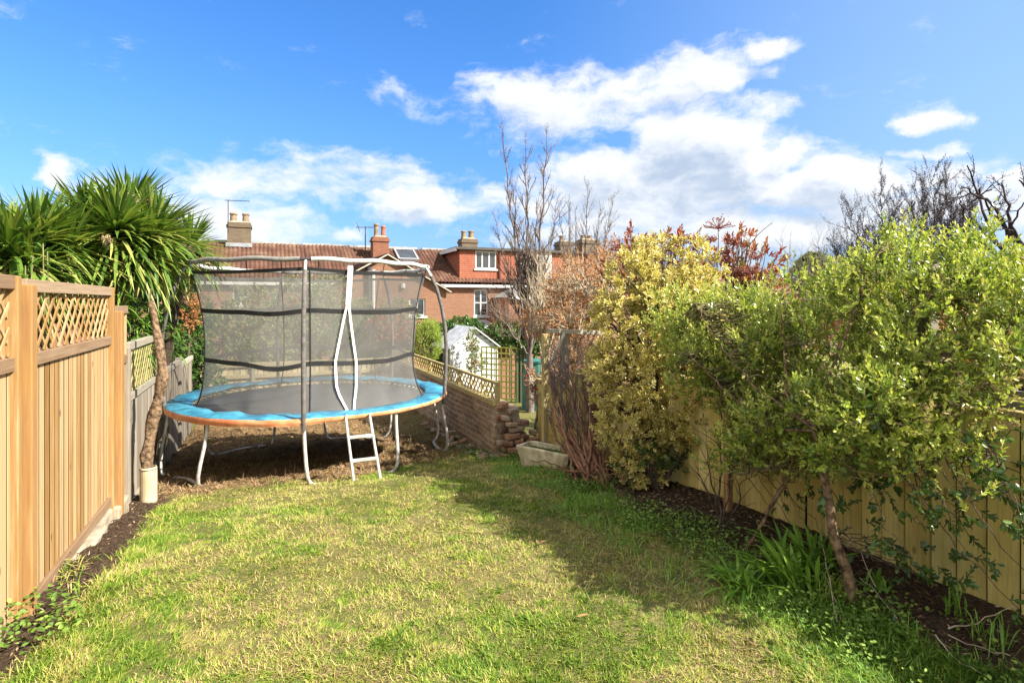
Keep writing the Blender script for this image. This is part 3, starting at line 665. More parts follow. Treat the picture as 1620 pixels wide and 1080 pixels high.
# ------------------------------------------------------------------ left timber fence
FT = -1.26
def lattice(m, x, y0, y1, z0, z1, sp=.085, w=.022, th=.008, tone=None):
    """diagonal lattice in the plane x = const between y0..y1, z0..z1"""
    H = z1-z0
    for sgn in (1, -1):
        xo = x+sgn*th*.5
        c = y0-H
        while c < y1+H:
            if sgn > 0: a, b_ = (c, z0), (c+H, z1)
            else: a, b_ = (c, z1), (c+H, z0)
            # clip in y
            (ya, za), (yb, zb) = a, b_
            if yb > y0 and ya < y1:
                if ya < y0: f = (y0-ya)/(yb-ya); za += (zb-za)*f; ya = y0
                if yb > y1: f = (y1-ya)/(yb-ya) if yb != ya else 1; zb = za+(zb-za)*f; yb = y1
                if yb-ya > .01: m.beam((xo, ya, za), (xo, yb, zb), th, w*1.0, up=(0, (-1 if sgn > 0 else 1)*.7, .7), tone=tone)
            c += sp*1.414
    return m
def fence_panel(root, y0, y1, ztop, zlat, zbot, x=FT, lat=True, mats=(M_wood_new, M_wood_rail, M_wood_new), bw=.095, sp=.098, capw=.045):
    mb_, mr_, ml_ = mats
    RB = lambda *a: MB().box(*a).build('rail', mr_, root, bevel=.004)
    RB(x-capw/2-.01, x+capw/2+.01, y0, y1, ztop-.075, ztop)
    if lat: RB(x-.025, x+.03, y0+.0, y1-.0, zlat-.075, zlat)
    RB(x-.02, x+.03, y0, y1, zbot, zbot+.075)
    if lat:
        MB().box(x-.02, x+.02, y0, y0+.04, zlat+.002, ztop-.077).build('trellis_stile', mb_, root, bevel=.003); MB().box(x-.02, x+.02, y1-.04, y1, zlat+.002, ztop-.077).build('trellis_stile', mb_, root, bevel=.003)
    if lat: lattice(MB(), x, y0+.04, y1-.04, zlat, ztop-.075, sp).build('trellis', ml_, root)
    b = MB(); y = y0+.004; zt = (zlat if lat else ztop)-.077
    while y < y1-.02:
        w = min(bw+random.uniform(-.012, .012), y1-.004-y); dx = random.uniform(-.0015, .0015)
        b.box(x-.012+dx, x+.008+dx, y, y+w-.015, zbot+.077, zt-.002); y += w
    b.build('boards', mb_, root, bevel=.003)
    MB().box(x-.026, x+.0062, y0+.01, y1-.01, zbot+.08, zt-.004).build('groove_shade', M_gap, root)  # near-flush dark sheet, groove shade put in as colour
def post(root, y, zt, x, w=.095, mat=M_wood_post, zb=None, tone=None):
    zb = float(gz(x, y))-.25 if zb is None else zb
    MB().box(x-w/2, x+w/2, y-w/2, y+w/2, zb, zt, tone).build('post', mat, root, bevel=.008)
fL = thing('timber_fence', 'golden new timber fence with diagonal trellis top along the left side', 'fence', (FT, 4, float(gz(FT, 4))))
zt0 = EYE+.145; zl0 = EYE-.30; zb0 = EYE-1.80
fence_panel(fL, 2.28, 3.95, zt0, zl0, zb0); fence_panel(fL, .40, 2.2, zt0, zl0, zb0)
fence_panel(fL, 4.06, 6.09, zt0-.012, zl0, zb0)
fence_panel(fL, 6.27, 6.72, EYE-.035, EYE-.52, zb0-.25)
post(fL, 2.24, zt0-.02, FT+.045); post(fL, 4.005, zt0-.045, FT+.045, .085); post(fL, 6.165, EYE-.20+.12, FT+.05, .09)
MB().box(FT-.045, FT+.045, 3.90, 3.953, EYE-1.9, zt0-.003, .3).build('post', M_wood_new, fL, bevel=.005)
MB().box(FT-.045, FT+.045, 6.045, 6.10, EYE-1.9, zt0-.015, .3).build('post', M_wood_new, fL, bevel=.005)
st = MB()
for k in range(9):
    y = 2.7+k*.42; st.box(FT-.09, FT+.05+random.uniform(0, .05), y, y+.39, EYE-2.2, zb0-.004-.03*random.random())
so = st.build('footing_stones', M_conc, fL, bevel=.02)
# weathered fence farther down the left side
fG = thing('weathered_fence', 'old grey fence panels with trellis top between the golden fence and the trampoline', 'fence', (FT, 9, float(gz(FT, 9))))
gm = (M_wood_grey, M_wood_greyr, woodmat('mossy_trellis_timber', [(0, (.12, .11, .04)), (.5, (.22, .20, .075)), (1, (.32, .30, .13))], 'z', knots=False))
fence_panel(fG, 6.78, 8.62, EYE-.41, EYE-.93, EYE-2.12, mats=gm, bw=.13)
fence_panel(fG, 8.80, 10.6, EYE-.93, 0, EYE-2.45, lat=False, mats=gm, bw=.12)
fence_panel(fG, 10.72, 12.5, EYE-1.02, 0, EYE-2.6, lat=False, mats=gm, bw=.12)
post(fG, 6.75, EYE-.45, FT+.0, .09, M_wood_grey); post(fG, 8.71, EYE-.85, FT, .09, M_wood_grey); post(fG, 10.66, EYE-.9, FT, .09, M_wood_grey)

# ------------------------------------------------------------------ right closeboard fence
RT = 3.63
fR = thing('closeboard_fence', 'low yellowish closeboard fence with mossy feather-edge boards along the right side', 'fence', (RT, 4, float(gz(RT, 4))))
segs = [(-.4, 1.24, EYE-.50), (1.25, 2.94, EYE-.60), (2.95, 4.64, EYE-.72), (4.65, 6.34, EYE-.92), (6.35, 7.35, EYE-1.12)]
for (a, b_, zt) in segs:
    m = MB(); y = a
    while y < b_-.02:
        w = min(.125+random.uniform(-.012, .012), b_-y); zb = float(gz(RT, y))+.0
        m.add([(RT-.002, y, zb), (RT-.020, y+w, zb), (RT-.010, y+w, zb), (RT+.004, y, zb), (RT-.002, y, zt), (RT-.020, y+w, zt), (RT-.010, y+w, zt), (RT+.004, y, zt)],
              [[(0,1,5,4),(1,2,6,5),(2,3,7,6),(3,0,4,7),(4,5,6,7)]]); y += w+.015
    m.build('boards', M_wood_yel, fR)
    MB().box(RT+.014, RT+.022, a, b_, float(gz(RT, a))-.2, zt-.002).build('groove_shade', M_gap, fR)  # dark sheet behind the gaps imitates their shadow lines
    MB().box(RT-.035, RT+.03, a, b_, zt+.002, zt+.03).build('capping_rail', M_wood_yelr, fR, bevel=.004)
    MB().box(RT+.024, RT+.07, a, b_, zt-.25, zt-.18).build('back_rail', M_wood_yelr, fR, bevel=.004)
    MB().box(RT+.0235, RT+.11, b_-.06, b_+.04, zt-1.9, zt+.06).build('post', M_wood_yelr, fR, bevel=.006)
# taller weathered fence of the neighbour just behind it
fN = thing('neighbour_fence', 'taller brown slatted fence seen through the big green shrub behind the closeboard fence', 'fence', (RT+.35, 3, 0))
m = MB()
for k in range(3): m.box(RT+.33, RT+.36, -1, 2.6, EYE-.62+k*.135, EYE-.51+k*.135)
m.build('slats', M_wood_greyr, fN); post(fN, 2.35, EYE+.28, RT+.4, .1, M_wood_grey, zb=-.3)

# ------------------------------------------------------------------ old brick wall with trellis
WX = 2.92
bw = thing('garden_wall', 'low crumbling brick garden wall with a broken stepped end beside the stone trough', 'wall', (WX+.15, 10.5, float(gz(WX, 10))))
def wall_mesh():
    nx = 90; nz = 14; y0, y1 = 7.15, 14.4; V = []; F = []
    ys = np.linspace(y0, y1, nx); zt = EYE-1.44
    def surf(x, sgn):
        base = len(V)
        for i, y in enumerate(ys):
            for j in range(nz+1):
                zb = float(gz(WX, y))-.25; z = zb+(zt-zb)*j/nz
                bulge = .045*(fbm(y*2.3, z*4.3, 31)-.5)*2*sgn*-1 + (.06*(1-sstep(zb+.25, zb+.75, z)) if sgn < 0 else 0)*-1
                V.append((x+bulge, y, z))
        for i in range(nx-1):
            for j in range(nz):
                a = base+i*(nz+1)+j; f = (a, a+nz+1, a+nz+2, a+1); F.append(f if sgn > 0 else f[::-1])
    surf(WX, -1); n1 = len(V); surf(WX+.32, 1)
    for i in range(nx-1):
        a = i*(nz+1)+nz; F.append((a, a+nz+1, n1+a+nz+1, n1+a))
    for i in (0, nx-1):
        for j in range(nz):
            a = i*(nz+1)+j; F.append((a, a+1, n1+a+1, n1+a) if i else (a+1, a, n1+a, n1+a+1))
    return V, F
V, F = wall_mesh(); mesh_np('wall', V, [np.array(F)], M_brickW, bw, {'tone': np.full(len(V), .5)})
cp = MB()
cp.box(WX-.01, WX+.10, 7.3, 14.4, EYE-1.435, EYE-1.36, .6)
cp.build('coping_rail', M_wood_yelr, bw, bevel=.006)
# loose face bricks, and the broken end
lb = MB()
def brick(m, c, rz, tilt=0, s=(.215, .10, .065)):
    ca, sa = math.cos(rz), math.sin(rz); V = []
    for z in (-.5, .5):
        for y in (-.5, .5):
            for x in (-.5, .5):
                X, Y, Z = x*s[0], y*s[1], z*s[2]; Z += tilt*X; V.append((c[0]+X*ca-Y*sa, c[1]+X*sa+Y*ca, c[2]+Z))
    m.add(V, [[(0,2,3,1),(4,5,7,6),(0,1,5,4),(2,6,7,3),(0,4,6,2),(1,3,7,5)]])
for k in range(9):
    z0 = float(gz(3.1, 7.1))+.02+k*.082
    for j in range(max(1, 4-k//2)):
        for dp in (0, .115):
            if random.random() < .12: continue
            x = WX+.05+j*.17+(k % 2)*.09+random.uniform(-.03, .03); y = 7.06-(.16*(1-k/9))+dp+random.uniform(-.035, .03)
            ln = random.choice((.11, .15, .215, .19)); brick(lb, (x, y, z0+random.uniform(-.008, .008)), random.uniform(-.45, .45), random.uniform(-.14, .14), (ln, random.uniform(.08, .11), random.uniform(.055, .07)))
def tonebrick(name):
    m, nt, b, out = newmat(name); g = noise(nt, 14, 6); n2 = noise(nt, 3, 4)
    c = ramp(nt, attr(nt, 'tone'), [(0, (.13, .06, .04)), (.35, (.26, .105, .06)), (.6, (.33, .19, .11)), (.8, (.30, .24, .16)), (1, (.20, .15, .11))])
    c = mixc(nt, nd(nt, 'ShaderNodeMapRange', {0: g, 1: .45, 2: .7, 4: .7}).outputs[0], c, (.30, .25, .18)); c = mixc(nt, nd(nt, 'ShaderNodeMapRange', {0: n2, 1: .5, 2: .7, 4: .6}).outputs[0], c, (.09, .08, .05))
    nt.links.new(c, b.inputs['Base Color']); b.inputs['Roughness'].default_value = .95; bump(nt, b, g, .8, .012); return m
M_tb = tonebrick('loose_brick')
lb.build('broken_end', M_tb, bw, bevel=.012)
rub = MB()
for k in range(34):
    y = 7.0+random.random()*3.3; x = WX-.05-random.random()*.28; brick(rub, (x, y, float(gz(x, y))+.02), random.random()*3, random.uniform(-.3, .3), (.05+random.random()*.12, .05+random.random()*.05, .04))
tag(rub.build('rubble', M_tb, None, bevel=.008), 'broken stones and brick bits lying along the foot of the garden wall', 'rubble', kind='stuff')
tr = thing('trellis_panel', 'low diamond trellis strip standing on top of the crumbling brick wall', 'trellis', (WX+.05, 10.5, EYE-1.36))
zt1 = EYE-1.12
lattice(MB(), WX+.07, 7.4, 13.9, EYE-1.357, zt1-.03, .105, .022, .01).build('lattice', M_wood_yelr, tr)
m = MB(); m.box(WX+.045, WX+.095, 7.3, 14.0, zt1-.03, zt1+.01); m.build('top_rail', M_wood_yelr, tr, bevel=.004)
for y in (7.33, 9.0, 10.8, 12.6, 13.97): MB().box(WX+.04, WX+.10, y-.025, y+.025, EYE-1.358, zt1-.032).build('post', M_wood_yelr, tr)
# back fence across the end of the garden
bf = thing('rail_fence', 'sunlit pale timber fence across the bottom of the garden behind the trampoline', 'fence', (1, 14.55, float(gz(1, 14.5))))
for za_, zb_ in ((1.50, 1.40), (1.76, 1.67), (2.5, 2.4)): MB().box(-1.6, 3.3, 14.5, 14.55, EYE-za_, EYE-zb_).build('rail', M_wood_back, bf, bevel=.004)
m = MB(); x = -1.6
while x < 3.3: m.box(x, x+.11, 14.552, 14.57, EYE-2.66, EYE-1.55); x += .125
m.build('boards', M_wood_back, bf)
for x in (-1.4, -.2, 1.0, 2.2, 3.2): MB().box(x-.04, x+.04, 14.46, 14.499, EYE-2.8, EYE-1.43).build('post', M_wood_greyr, bf)

# ------------------------------------------------------------------ trampoline
TC = np.array((.0, .0)); _c = P(810-900*2.80/8.12, 478, 8.12); TCX, TCY = _c[0], _c[1]
TR = 1.83; ZB = EYE-1.31; ZRING = EYE+.50
tp = thing('trampoline', 'large round trampoline with black safety net, blue pad and orange skirt', 'trampoline', (TCX, TCY, float(gz(TCX, TCY))))
def tpt(th, r, z):      # th: degrees from the side facing the camera, counter-clockwise seen from above = to the right
    a = R(th); v = CR*math.sin(a)*r - CF*math.cos(a)*r
    return np.array((TCX+v[0], TCY+v[1], z))
def ringpts(r, z, n=96, f=None): return [tpt(360*k/n, r, z+(f(360*k/n) if f else 0)) for k in range(n+1)]
MB().tube(ringpts(TR-.03, ZB-.03), .021, 8).build('frame_ring', M_galv, tp, smooth=True)
POLES = [15, 87, 157, -142, -60]
def leg_pts(th0, th1):
    g0 = tpt(th0, TR, 0); g1 = tpt(th1, TR, 0); z0 = float(gz(g0[0], g0[1])); z1 = float(gz(g1[0], g1[1]))
    a = []
    for (th, dirn) in ((th0, 1), (th1, -1)):
        g = tpt(th, TR, 0); zg = float(gz(g[0], g[1]))
        prof = [(0, ZB-.05, 0), (0, ZB-.18, 0), (.03, ZB-.34, .3), (.10, ZB-.5, 1.0), (.12, (ZB-.6+zg)/2-.02, 1.3), (.09, zg+.06, 1.6), (.05, zg-.02, 2.6)]
        pts = [tpt(th+dirn*q[2], TR-.03+q[0]*.9, q[1]) for q in prof]
        a.append(pts)
    mid = []
    for k in range(1, 10):
        f = k/10; th = th0+(th1-th0)*f; g = tpt(th, TR-.02-.12*math.sin(math.pi*f), 0); mid.append(np.array((g[0], g[1], z0*(1-f)+z1*f-.025+.05*math.sin(math.pi*f)*(1 if abs(th0)>40 else -.6))))
    return a[0]+mid+a[1][::-1]
for (a, b_) in ((-60, -21), (15, 50), (88, 122), (157, 196), (-142, -103)):
    pts = np.array(leg_pts(a, b_)); 
    # smooth the path
    for _ in range(2):
        q = pts.copy(); q[1:-1] = (pts[:-2]+2*pts[1:-1]+pts[2:])/4; pts = q
    MB().tube(pts, .021, 8).build('leg', M_galv_r, tp, smooth=True)
# springs and mat
ps = []; 
for k in range(72): ps.append(([tpt(k*5, TR-.05, ZB-.03), tpt(k*5, TR-.33, ZB-.035)], .009))
tubes('springs', ps, M_galv, tp, 5)
MR = 1.53
def disc(r, zf, nr=16, na=72):
    V = [(TCX, TCY, zf(0, 0))]; F3 = []; F4 = []
    for i in range(1, nr+1):
        for k in range(na): V.append(tpt(360*k/na, r*i/nr, zf(r*i/nr, 360*k/na)))
    for k in range(na): F3.append((0, 1+k, 1+(k+1) % na))
    for i in range(nr-1):
        for k in range(na): F4.append((1+i*na+k, 1+(i+1)*na+k, 1+(i+1)*na+(k+1) % na, 1+i*na+(k+1) % na))
    return V, [F3, F4]
V, F = disc(MR, lambda r, a: ZB-.06-.02*(1-(r/MR)**2))
mesh_np('jump_mat', V, F, M_mat_t, tp, {'tone': np.full(len(V), .5)}, True)
# padded ring
def annulus(m, r0, r1, z, th, na=180, seed=1):
    prof = [(r0, -th*.2), (r0+.015, th*.8), ((r0+r1)/2, th*1.3), (r1-.02, th*.8), (r1, -th*.3)]
    V = []; F = []
    for k in range(na):
        a = 360*k/na
        for (r, dz) in prof:
            w = .022*(vnoise(k*.33+seed*10, r*3, 4)-.5)*2+.012*(vnoise(k*.9, r*7, 9)-.5)
            rr = r+(.02*(vnoise(k*.4, 2.5, 6)-.5) if r < r0+.02 else .012*(vnoise(k*.25, 7.5, 6)-.5))
            V.append(tpt(a, rr, z+dz+w))
    n = len(prof)
    for k in range(na):
        for j in range(n-1): F.append((k*n+j, ((k+1) % na)*n+j, ((k+1) % na)*n+j+1, k*n+j+1))
    m.add(V, [F], .5); return m
annulus(MB(), MR+.005, TR+.02, ZB+.005, .02).build('safety_pad', M_blue, tp, smooth=True)
V = []; F = []; na = 200; hang = []
for k in range(na):
    a = -180+360*k/na
    h = .042*(1-.75*float(sstep(8, 30, a))*(1-float(sstep(150, 178, a)))) + .012*float(vnoise(k*.5, .5, 8))
    for (r, z) in ((TR+.018, .012), (TR+.03, -.02), (TR+.022, -.02-h*.5), (TR+.01+.01*float(vnoise(k*.3, 4.5, 8)), -.02-h)):
        V.append(tpt(a, r, ZB+z))
for k in range(na):
    for j in range(3): F.append((k*4+j, ((k+1) % na)*4+j, ((k+1) % na)*4+j+1, k*4+j+1))
mesh_np('pad_skirt', V, [np.array(F)], M_orange, tp, {'tone': np.full(len(V), .5)}, True)
# enclosure poles and top ring
def pole_path(th):
    pr = [(TR+.01, ZB-.12), (TR+.02, ZB+.05), (TR+.035, ZB+.35), (TR+.045, ZB+.65), (TR+.03, ZB+.95), (TR-.02, ZB+1.25), (TR-.09, ZB+1.5), (1.66, ZRING-.13), (1.595, ZRING-.02)]
    return np.array([tpt(th, r, z) for r, z in pr])
for i, th in enumerate(POLES):
    q = pole_path(th)
    f = MB().tube(q[:-1], .026, 10).build('pole', M_foam, tp, smooth=True)
    MB().tube(q[-3:], .018, 8).build('pole_cap', M_galv, f, smooth=True)
    q2 = tpt(th, TR-.02, float(0)); 
M_foam_m = plain('mid_grey_foam_sleeve', (.17, .165, .155), .85, var=.25, scale=16, bmp=.4, dist=.006)
ringp = ringpts(1.585, ZRING, 120)
for i, (a, b_) in enumerate(((-60, 14), (16, 87), (87, 157), (157, 218), (218, 300))):
    pts = [tpt(a+1.2+(b_-a-2.4)*k/24, 1.585, ZRING+.008*math.sin(k*.8)) for k in range(25)]
    MB().tube(pts, .029, 10).build('top_ring_sleeve', (M_foam_m if i in (0, 3) else M_foam_l), tp, smooth=True)
MB().tube(ringp, .017, 8).build('top_ring', M_dark, tp, smooth=True)
# net
def netmat():
    m, nt, b, out = newmat('woven_net')
    b.inputs['Base Color'].default_value = (.16, .155, .145, 1); b.inputs['Roughness'].default_value = .7
    tr = nd(nt, 'ShaderNodeBsdfTransparent'); n = noise(nt, 3, 4)
    f = nd(nt, 'ShaderNodeMapRange', {0: n, 1: .35, 2: .7, 3: .36, 4: .50}).outputs[0]
    mx = nd(nt, 'ShaderNodeMixShader', {0: f}); nt.links.new(tr.outputs[0], mx.inputs[1]); nt.links.new(b.outputs[0], mx.inputs[2]); nt.links.new(mx.outputs[0], out.inputs[0]); return m
M_net = netmat()
NETP = [(-.085, 1.535), (.0, 1.49), (.12, 1.44), (.35, 1.405), (.55, 1.395), (.8, 1.40), (1.1, 1.42), (1.4, 1.47), (1.6, 1.515), (1.72, 1.545)]
def net_r(h): return float(np.interp(h, [p[0] for p in NETP], [p[1] for p in NETP]))
def net_pt(th, h, off=0):
    # between poles the net sags inwards a little; it is tied out to the poles
    dm = min(abs((th-p+180) % 360-180) for p in POLES); sag = .035*math.sin(min(dm, 36)/36*math.pi/2)*math.sin(math.pi*min(1, max(0, h+.1)/1.8))
    wob = .018*(float(vnoise(th*.11, h*2.2, 14))-.5)*2*(1+2.2*max(0, .25-h)*4*.5)
    return tpt(th, net_r(h)-sag+wob+off, ZB+h+(.0 if h > .1 else .0)-.035*math.sin(min(dm, 36)/36*math.pi/2)*(h/1.7 if h > 0 else 0))
na, nh = 180, 22; V = []; F = []
for j in range(nh+1):
    h = -.085+(1.72+.085)*j/nh
    for k in range(na): V.append(net_pt(360*k/na-180, h))
for j in range(nh):
    for k in range(na): F.append((j*na+k, j*na+(k+1) % na, (j+1)*na+(k+1) % na, (j+1)*na+k))
mesh_np('safety_net', V, [np.array(F)], M_net, tp, {'tone': np.full(len(V), .5)}, True)
def band(h, w, mat, name, t0=-180, t1=180, off=.006, drape=0):
    V = []; F = []; n = int(abs(t1-t0)/2)+1
    for k in range(n+1):
        th = t0+(t1-t0)*k/n; dz = drape*(float(vnoise(th*.05, 3.3, 77))-.5)
        for hh in (h-w/2, h+w/2): V.append(net_pt(th, hh, off)+np.array((0, 0, dz)))
    for k in range(n): F.append((2*k, 2*k+2, 2*k+3, 2*k+1))
    mesh_np(name, V, [np.array(F)], mat, tp, {'tone': np.full(len(V), .5)}, True)
band(1.70, .04, M_band, 'net_hem'); band(1.20, .055, M_band, 'net_band', drape=.06); band(.55, .055, M_band, 'net_band', drape=.12)
for th in POLES:
    p0 = net_pt(th, 1.71); p1 = tpt(th, 1.585, ZRING); 
st = []
for k in range(24):
    th = k*15+5; st.append(([net_pt(th, 1.71), tpt(th, 1.575, ZRING-.01)], .005))
tubes('net_ties', st, M_band, tp, 4)
for th in POLES: MB().tube([net_pt(th+1.5, h, .004) for h in np.linspace(-.05, 1.7, 16)], .009, 5).build('net_seam', M_band, tp, smooth=True)
# white entrance straps
def strap(ths, hs, w, name='entrance_strap'):
    V = []; F = []
    for th, h in zip(ths, hs):
        p = net_pt(th, h, .02); tn = CR*math.cos(R(th))+CF*math.sin(R(th))
        for a in (-1, 1): V.append(p+tn*a*w/2)
    V = np.array(V); m = len(ths)
    nrm = np.array([tpt(th, 1, 0)-tpt(th, 0, 0) for th in ths]); V2 = V+np.repeat(nrm, 2, 0)*.014
    VV = np.concatenate((V, V2)); o = 2*m
    for k in range(m-1):
        F += [(2*k, 2*k+2, 2*k+3, 2*k+1), (o+2*k, o+2*k+1, o+2*k+3, o+2*k+2), (2*k, o+2*k, o+2*k+2, 2*k+2), (2*k+1, 2*k+3, o+2*k+3, o+2*k+1)]
    mesh_np(name, VV, [np.array(F)], M_strap, tp, {'tone': np.full(len(VV), .5)})
E0 = 33.5
strap([E0]*9, np.linspace(1.30, 1.78, 9), .062)
strap(list(E0+np.interp(np.linspace(0, 1, 14), [0, .55, .8, 1], [-.3, -5.5, -5.0, -.5])), np.linspace(1.31, .0, 14), .028)
strap(list(E0+np.interp(np.linspace(0, 1, 14), [0, .55, .8, 1], [.3, 5.0, 4.6, 2.6])), np.linspace(1.31, .0, 14), .028)
# ladder hooked on the frame
ld = thing('ladder', 'small two-rung steel ladder hooked on the front of the trampoline', 'ladder', tuple(tpt(37, TR+.1, float(gz(*tpt(37, TR, 0)[:2])))))
tops = [P(547, 664, 6.47), P(585, 657, 6.58)]; bots = [P(560, 768, 6.32), P(602, 764, 6.42)]
for k in range(2):
    z = float(gz(bots[k][0], bots[k][1])); b3 = bots[k].copy(); b3[2] = z-.02
    t_ = tops[k]; t_[2] = ZB-.01
    MB().tube([t_+np.array((0, 0, 0)), t_*.5+b3*.5+.0, b3], .0165, 8).build('side_rail', M_galv, ld, smooth=True)
    bots[k] = b3
for f in (.30, .66):
    a, b_ = tops[0]*(1-f)+bots[0]*f, tops[1]*(1-f)+bots[1]*f
    MB().beam(a, b_, .028, .035).build('rung', M_galv, ld, bevel=.004)
for k in range(2): MB().tube([tops[k], tops[k]+CF*.03+(0, 0, .03), tops[k]+CF*.07+(0, 0, .02)], .012, 6).build('hook', M_galv, ld, smooth=True)

# ------------------------------------------------------------------ leaning trunk in its pipe
tk = [(235, 745), (232, 720), (236, 693), (240, 672), (244, 651), (249, 636), (253, 623), (257, 600), (257, 582), (254, 560), (251, 540), (246, 512), (242, 492), (238, 476)]
pts = np.array([P(x, y, 5.86+.003*i) for i, (x, y) in enumerate(tk)]); rr = np.interp(np.arange(len(tk)), [0, 6, 9, 13], [.050, .056, .042, .026])
rr = rr*(1+.10*np.sin(np.arange(len(tk))*2.1))
tt_ = thing('tree_stump_pole', 'rough bare leaning trunk standing in an ivory pipe beside the grey fence', 'trunk', (pts[0][0], pts[0][1], float(gz(pts[0][0], pts[0][1]))))
fp = []; 
n2 = 60; ff = np.linspace(0, len(tk)-1, n2); pp = np.stack([np.interp(ff, range(len(tk)), pts[:, i]) for i in range(3)], 1)
for _ in range(3): q = pp.copy(); q[1:-1] = (pp[:-2]+pp[1:-1]*2+pp[2:])/4; pp = q
r2 = np.interp(ff, range(len(tk)), rr); V, F = tube_np(pp, r2, 14)
cen = np.repeat(pp, 14, 0); ang = np.tile(np.arange(14), n2); rowi = np.repeat(np.arange(n2), 14)
k = 1+.42*(vnoise(ang*.9, rowi*.22, 3)-.5)+.30*(vnoise(ang*1.7, rowi*.8, 5)-.5); V = cen+(V-cen)*k[:, None]
mesh_np('trunk', V, [F], M_bark, tt_, {'tone': np.full(len(V), .5)}, True)
m = MB(); sp_ = P(238, 478, 5.9); m.tube([sp_, sp_+np.array((.0, 0, .14))], [.012, .006], 5); m.tube([P(229, 735, 5.84), P(224, 728, 5.8)], [.015, .008], 5); m.build('snag', M_bark, tt_)
c = P(235, 800, 5.86); zc = float(gz(c[0], c[1])); ztp = P(235, 738, 5.86)[2]
pipe = thing('drain_pipe', 'ivory plastic pipe sleeve standing upright round the leaning trunk', 'pipe', (c[0], c[1], zc))
MB().lathe((c[0], c[1], 0), [(.078, zc-.2), (.078, ztp-.02), (.072, ztp), (.066, ztp), (.066, zc)], 24).build('sleeve', M_pipe, pipe, smooth=False)
MB().tube([(c[0]+.08*math.cos(a), c[1]+.08*math.sin(a), ztp-.02) for a in np.linspace(0, 2*math.pi, 16)], .004, 4).build('tie_wire', M_dark, pipe)

# ------------------------------------------------------------------ stone trough
pc = P(868, 733, 6.55); zt_ = float(gz(pc[0], pc[1]))
tro = thing('planter_trough', 'pale rough stone trough planter at the broken end of the brick wall', 'planter', (pc[0], pc[1], zt_), R(-62))
def trough(m):
    L, W, H = .36, .155, .20; n = 26
    def ring(l, w, z, jit):
        out = []
        for k in range(n):
            a = k/n*4; s_, f = int(a), a-int(a)
            q = [(-l+2*l*f, -w), (l, -w+2*w*f), (l-2*l*f, w), (-l, w-2*w*f)][s_]
            out.append((q[0]+random.uniform(-jit, jit), q[1]+random.uniform(-jit, jit), z+random.uniform(-jit, jit)))
        return out
    rings = [ring(L-.06, W-.03, -.05, .003), ring(L-.05, W-.025, .03, .004), ring(L-.02, W-.01, H*.6, .005), ring(L, W, H-.02, .004), ring(L-.005, W-.005, H, .003), ring(L-.04, W-.04, H-.003, .003), ring(L-.045, W-.045, H-.07, .002)]
    V = sum(rings, []); F = []
    for j in range(len(rings)-1):
        for k in range(n): F.append((j*n+k, j*n+(k+1) % n, (j+1)*n+(k+1) % n, (j+1)*n+k))
    m.add(V, [F]); return m
trough(MB()).build('trough', M_stone, tro, local=True, bevel=.006)
MB().box(-.32, .32, -.115, .115, .08, .145).build('compost', M_ground, tro, local=True)
n = 220; bs = np.stack((rng.uniform(-.3, .3, n), rng.uniform(-.1, .1, n), np.full(n, .14)), 1)
d = unit(np.stack((rng.normal(0, .6, n), rng.normal(0, .6, n), np.full(n, .8)), 1)); 
M = np.array(Matrix.LocRotScale(tro.location, tro.rotation_euler, tro.scale)); bsw = bs@M[:3, :3].T+M[:3, 3]
leaf_mesh('seedlings', bsw, d, np.tile((0, 0, 1.), (n, 1))+rng.normal(0, .4, (n, 3)), rng.uniform(.02, .04, n), .018, M_cover, tro, 'oval')
n = 26; b0 = np.array((.2, .0, .14))@M[:3, :3].T+M[:3, 3]
blades('sprouting_blades', b0+rng.normal(0, .02, (n, 3))*(1, 1, 0), unit(rng.normal(0, .5, (n, 3))+np.array((0, 0, 1.2))), rng.uniform(.08, .16, n), .008, .3, M_lily, tro)

# ------------------------------------------------------------------ rustic posts by the wall, stake in the bed
def free_post(name, px, yt, Y, w, mat, label, lean=0, r=None):
    t_ = P(px, yt, Y); zg = float(gz(t_[0], t_[1])); o = thing(name, label, 'post', (t_[0], t_[1], zg))
    MB().beam((t_[0]-lean, t_[1], zg-.2), tuple(t_), w, w, up=(0, 1, 0)).build('shaft', mat, o, bevel=.008); return o, t_
arch = thing('rustic_arch', 'rustic arch of two weathered posts with a crossbar at the brick wall end', 'arch', tuple(P(880, 715, 7.2)))
tA, tB = P(862, 528, 7.15), P(893, 524, 7.6)
for q, w, mt in ((tA, .07, M_wood_yelr), (tB, .10, M_wood_grey)):
    zg = float(gz(q[0], q[1])); MB().beam((q[0], q[1], zg-.2), tuple(q), w, w, up=(0, 1, 0)).build('post', mt, arch, bevel=.01)
MB().beam(tuple(P(868, 523, 7.5)), tuple(P(960, 527, 7.75)), .05, .06).build('crossbar', M_wood_greyr, arch, bevel=.008)
MB().beam(tuple(P(864, 590, 7.2)), tuple(P(893, 527, 7.55)), .03, .04).build('brace', M_wood_greyr, arch, bevel=.006)
free_post('fence_stake', 1152, 640, 4.62, .055, M_wood_post, 'slim pale stake standing in the bed in front of the closeboard fence')
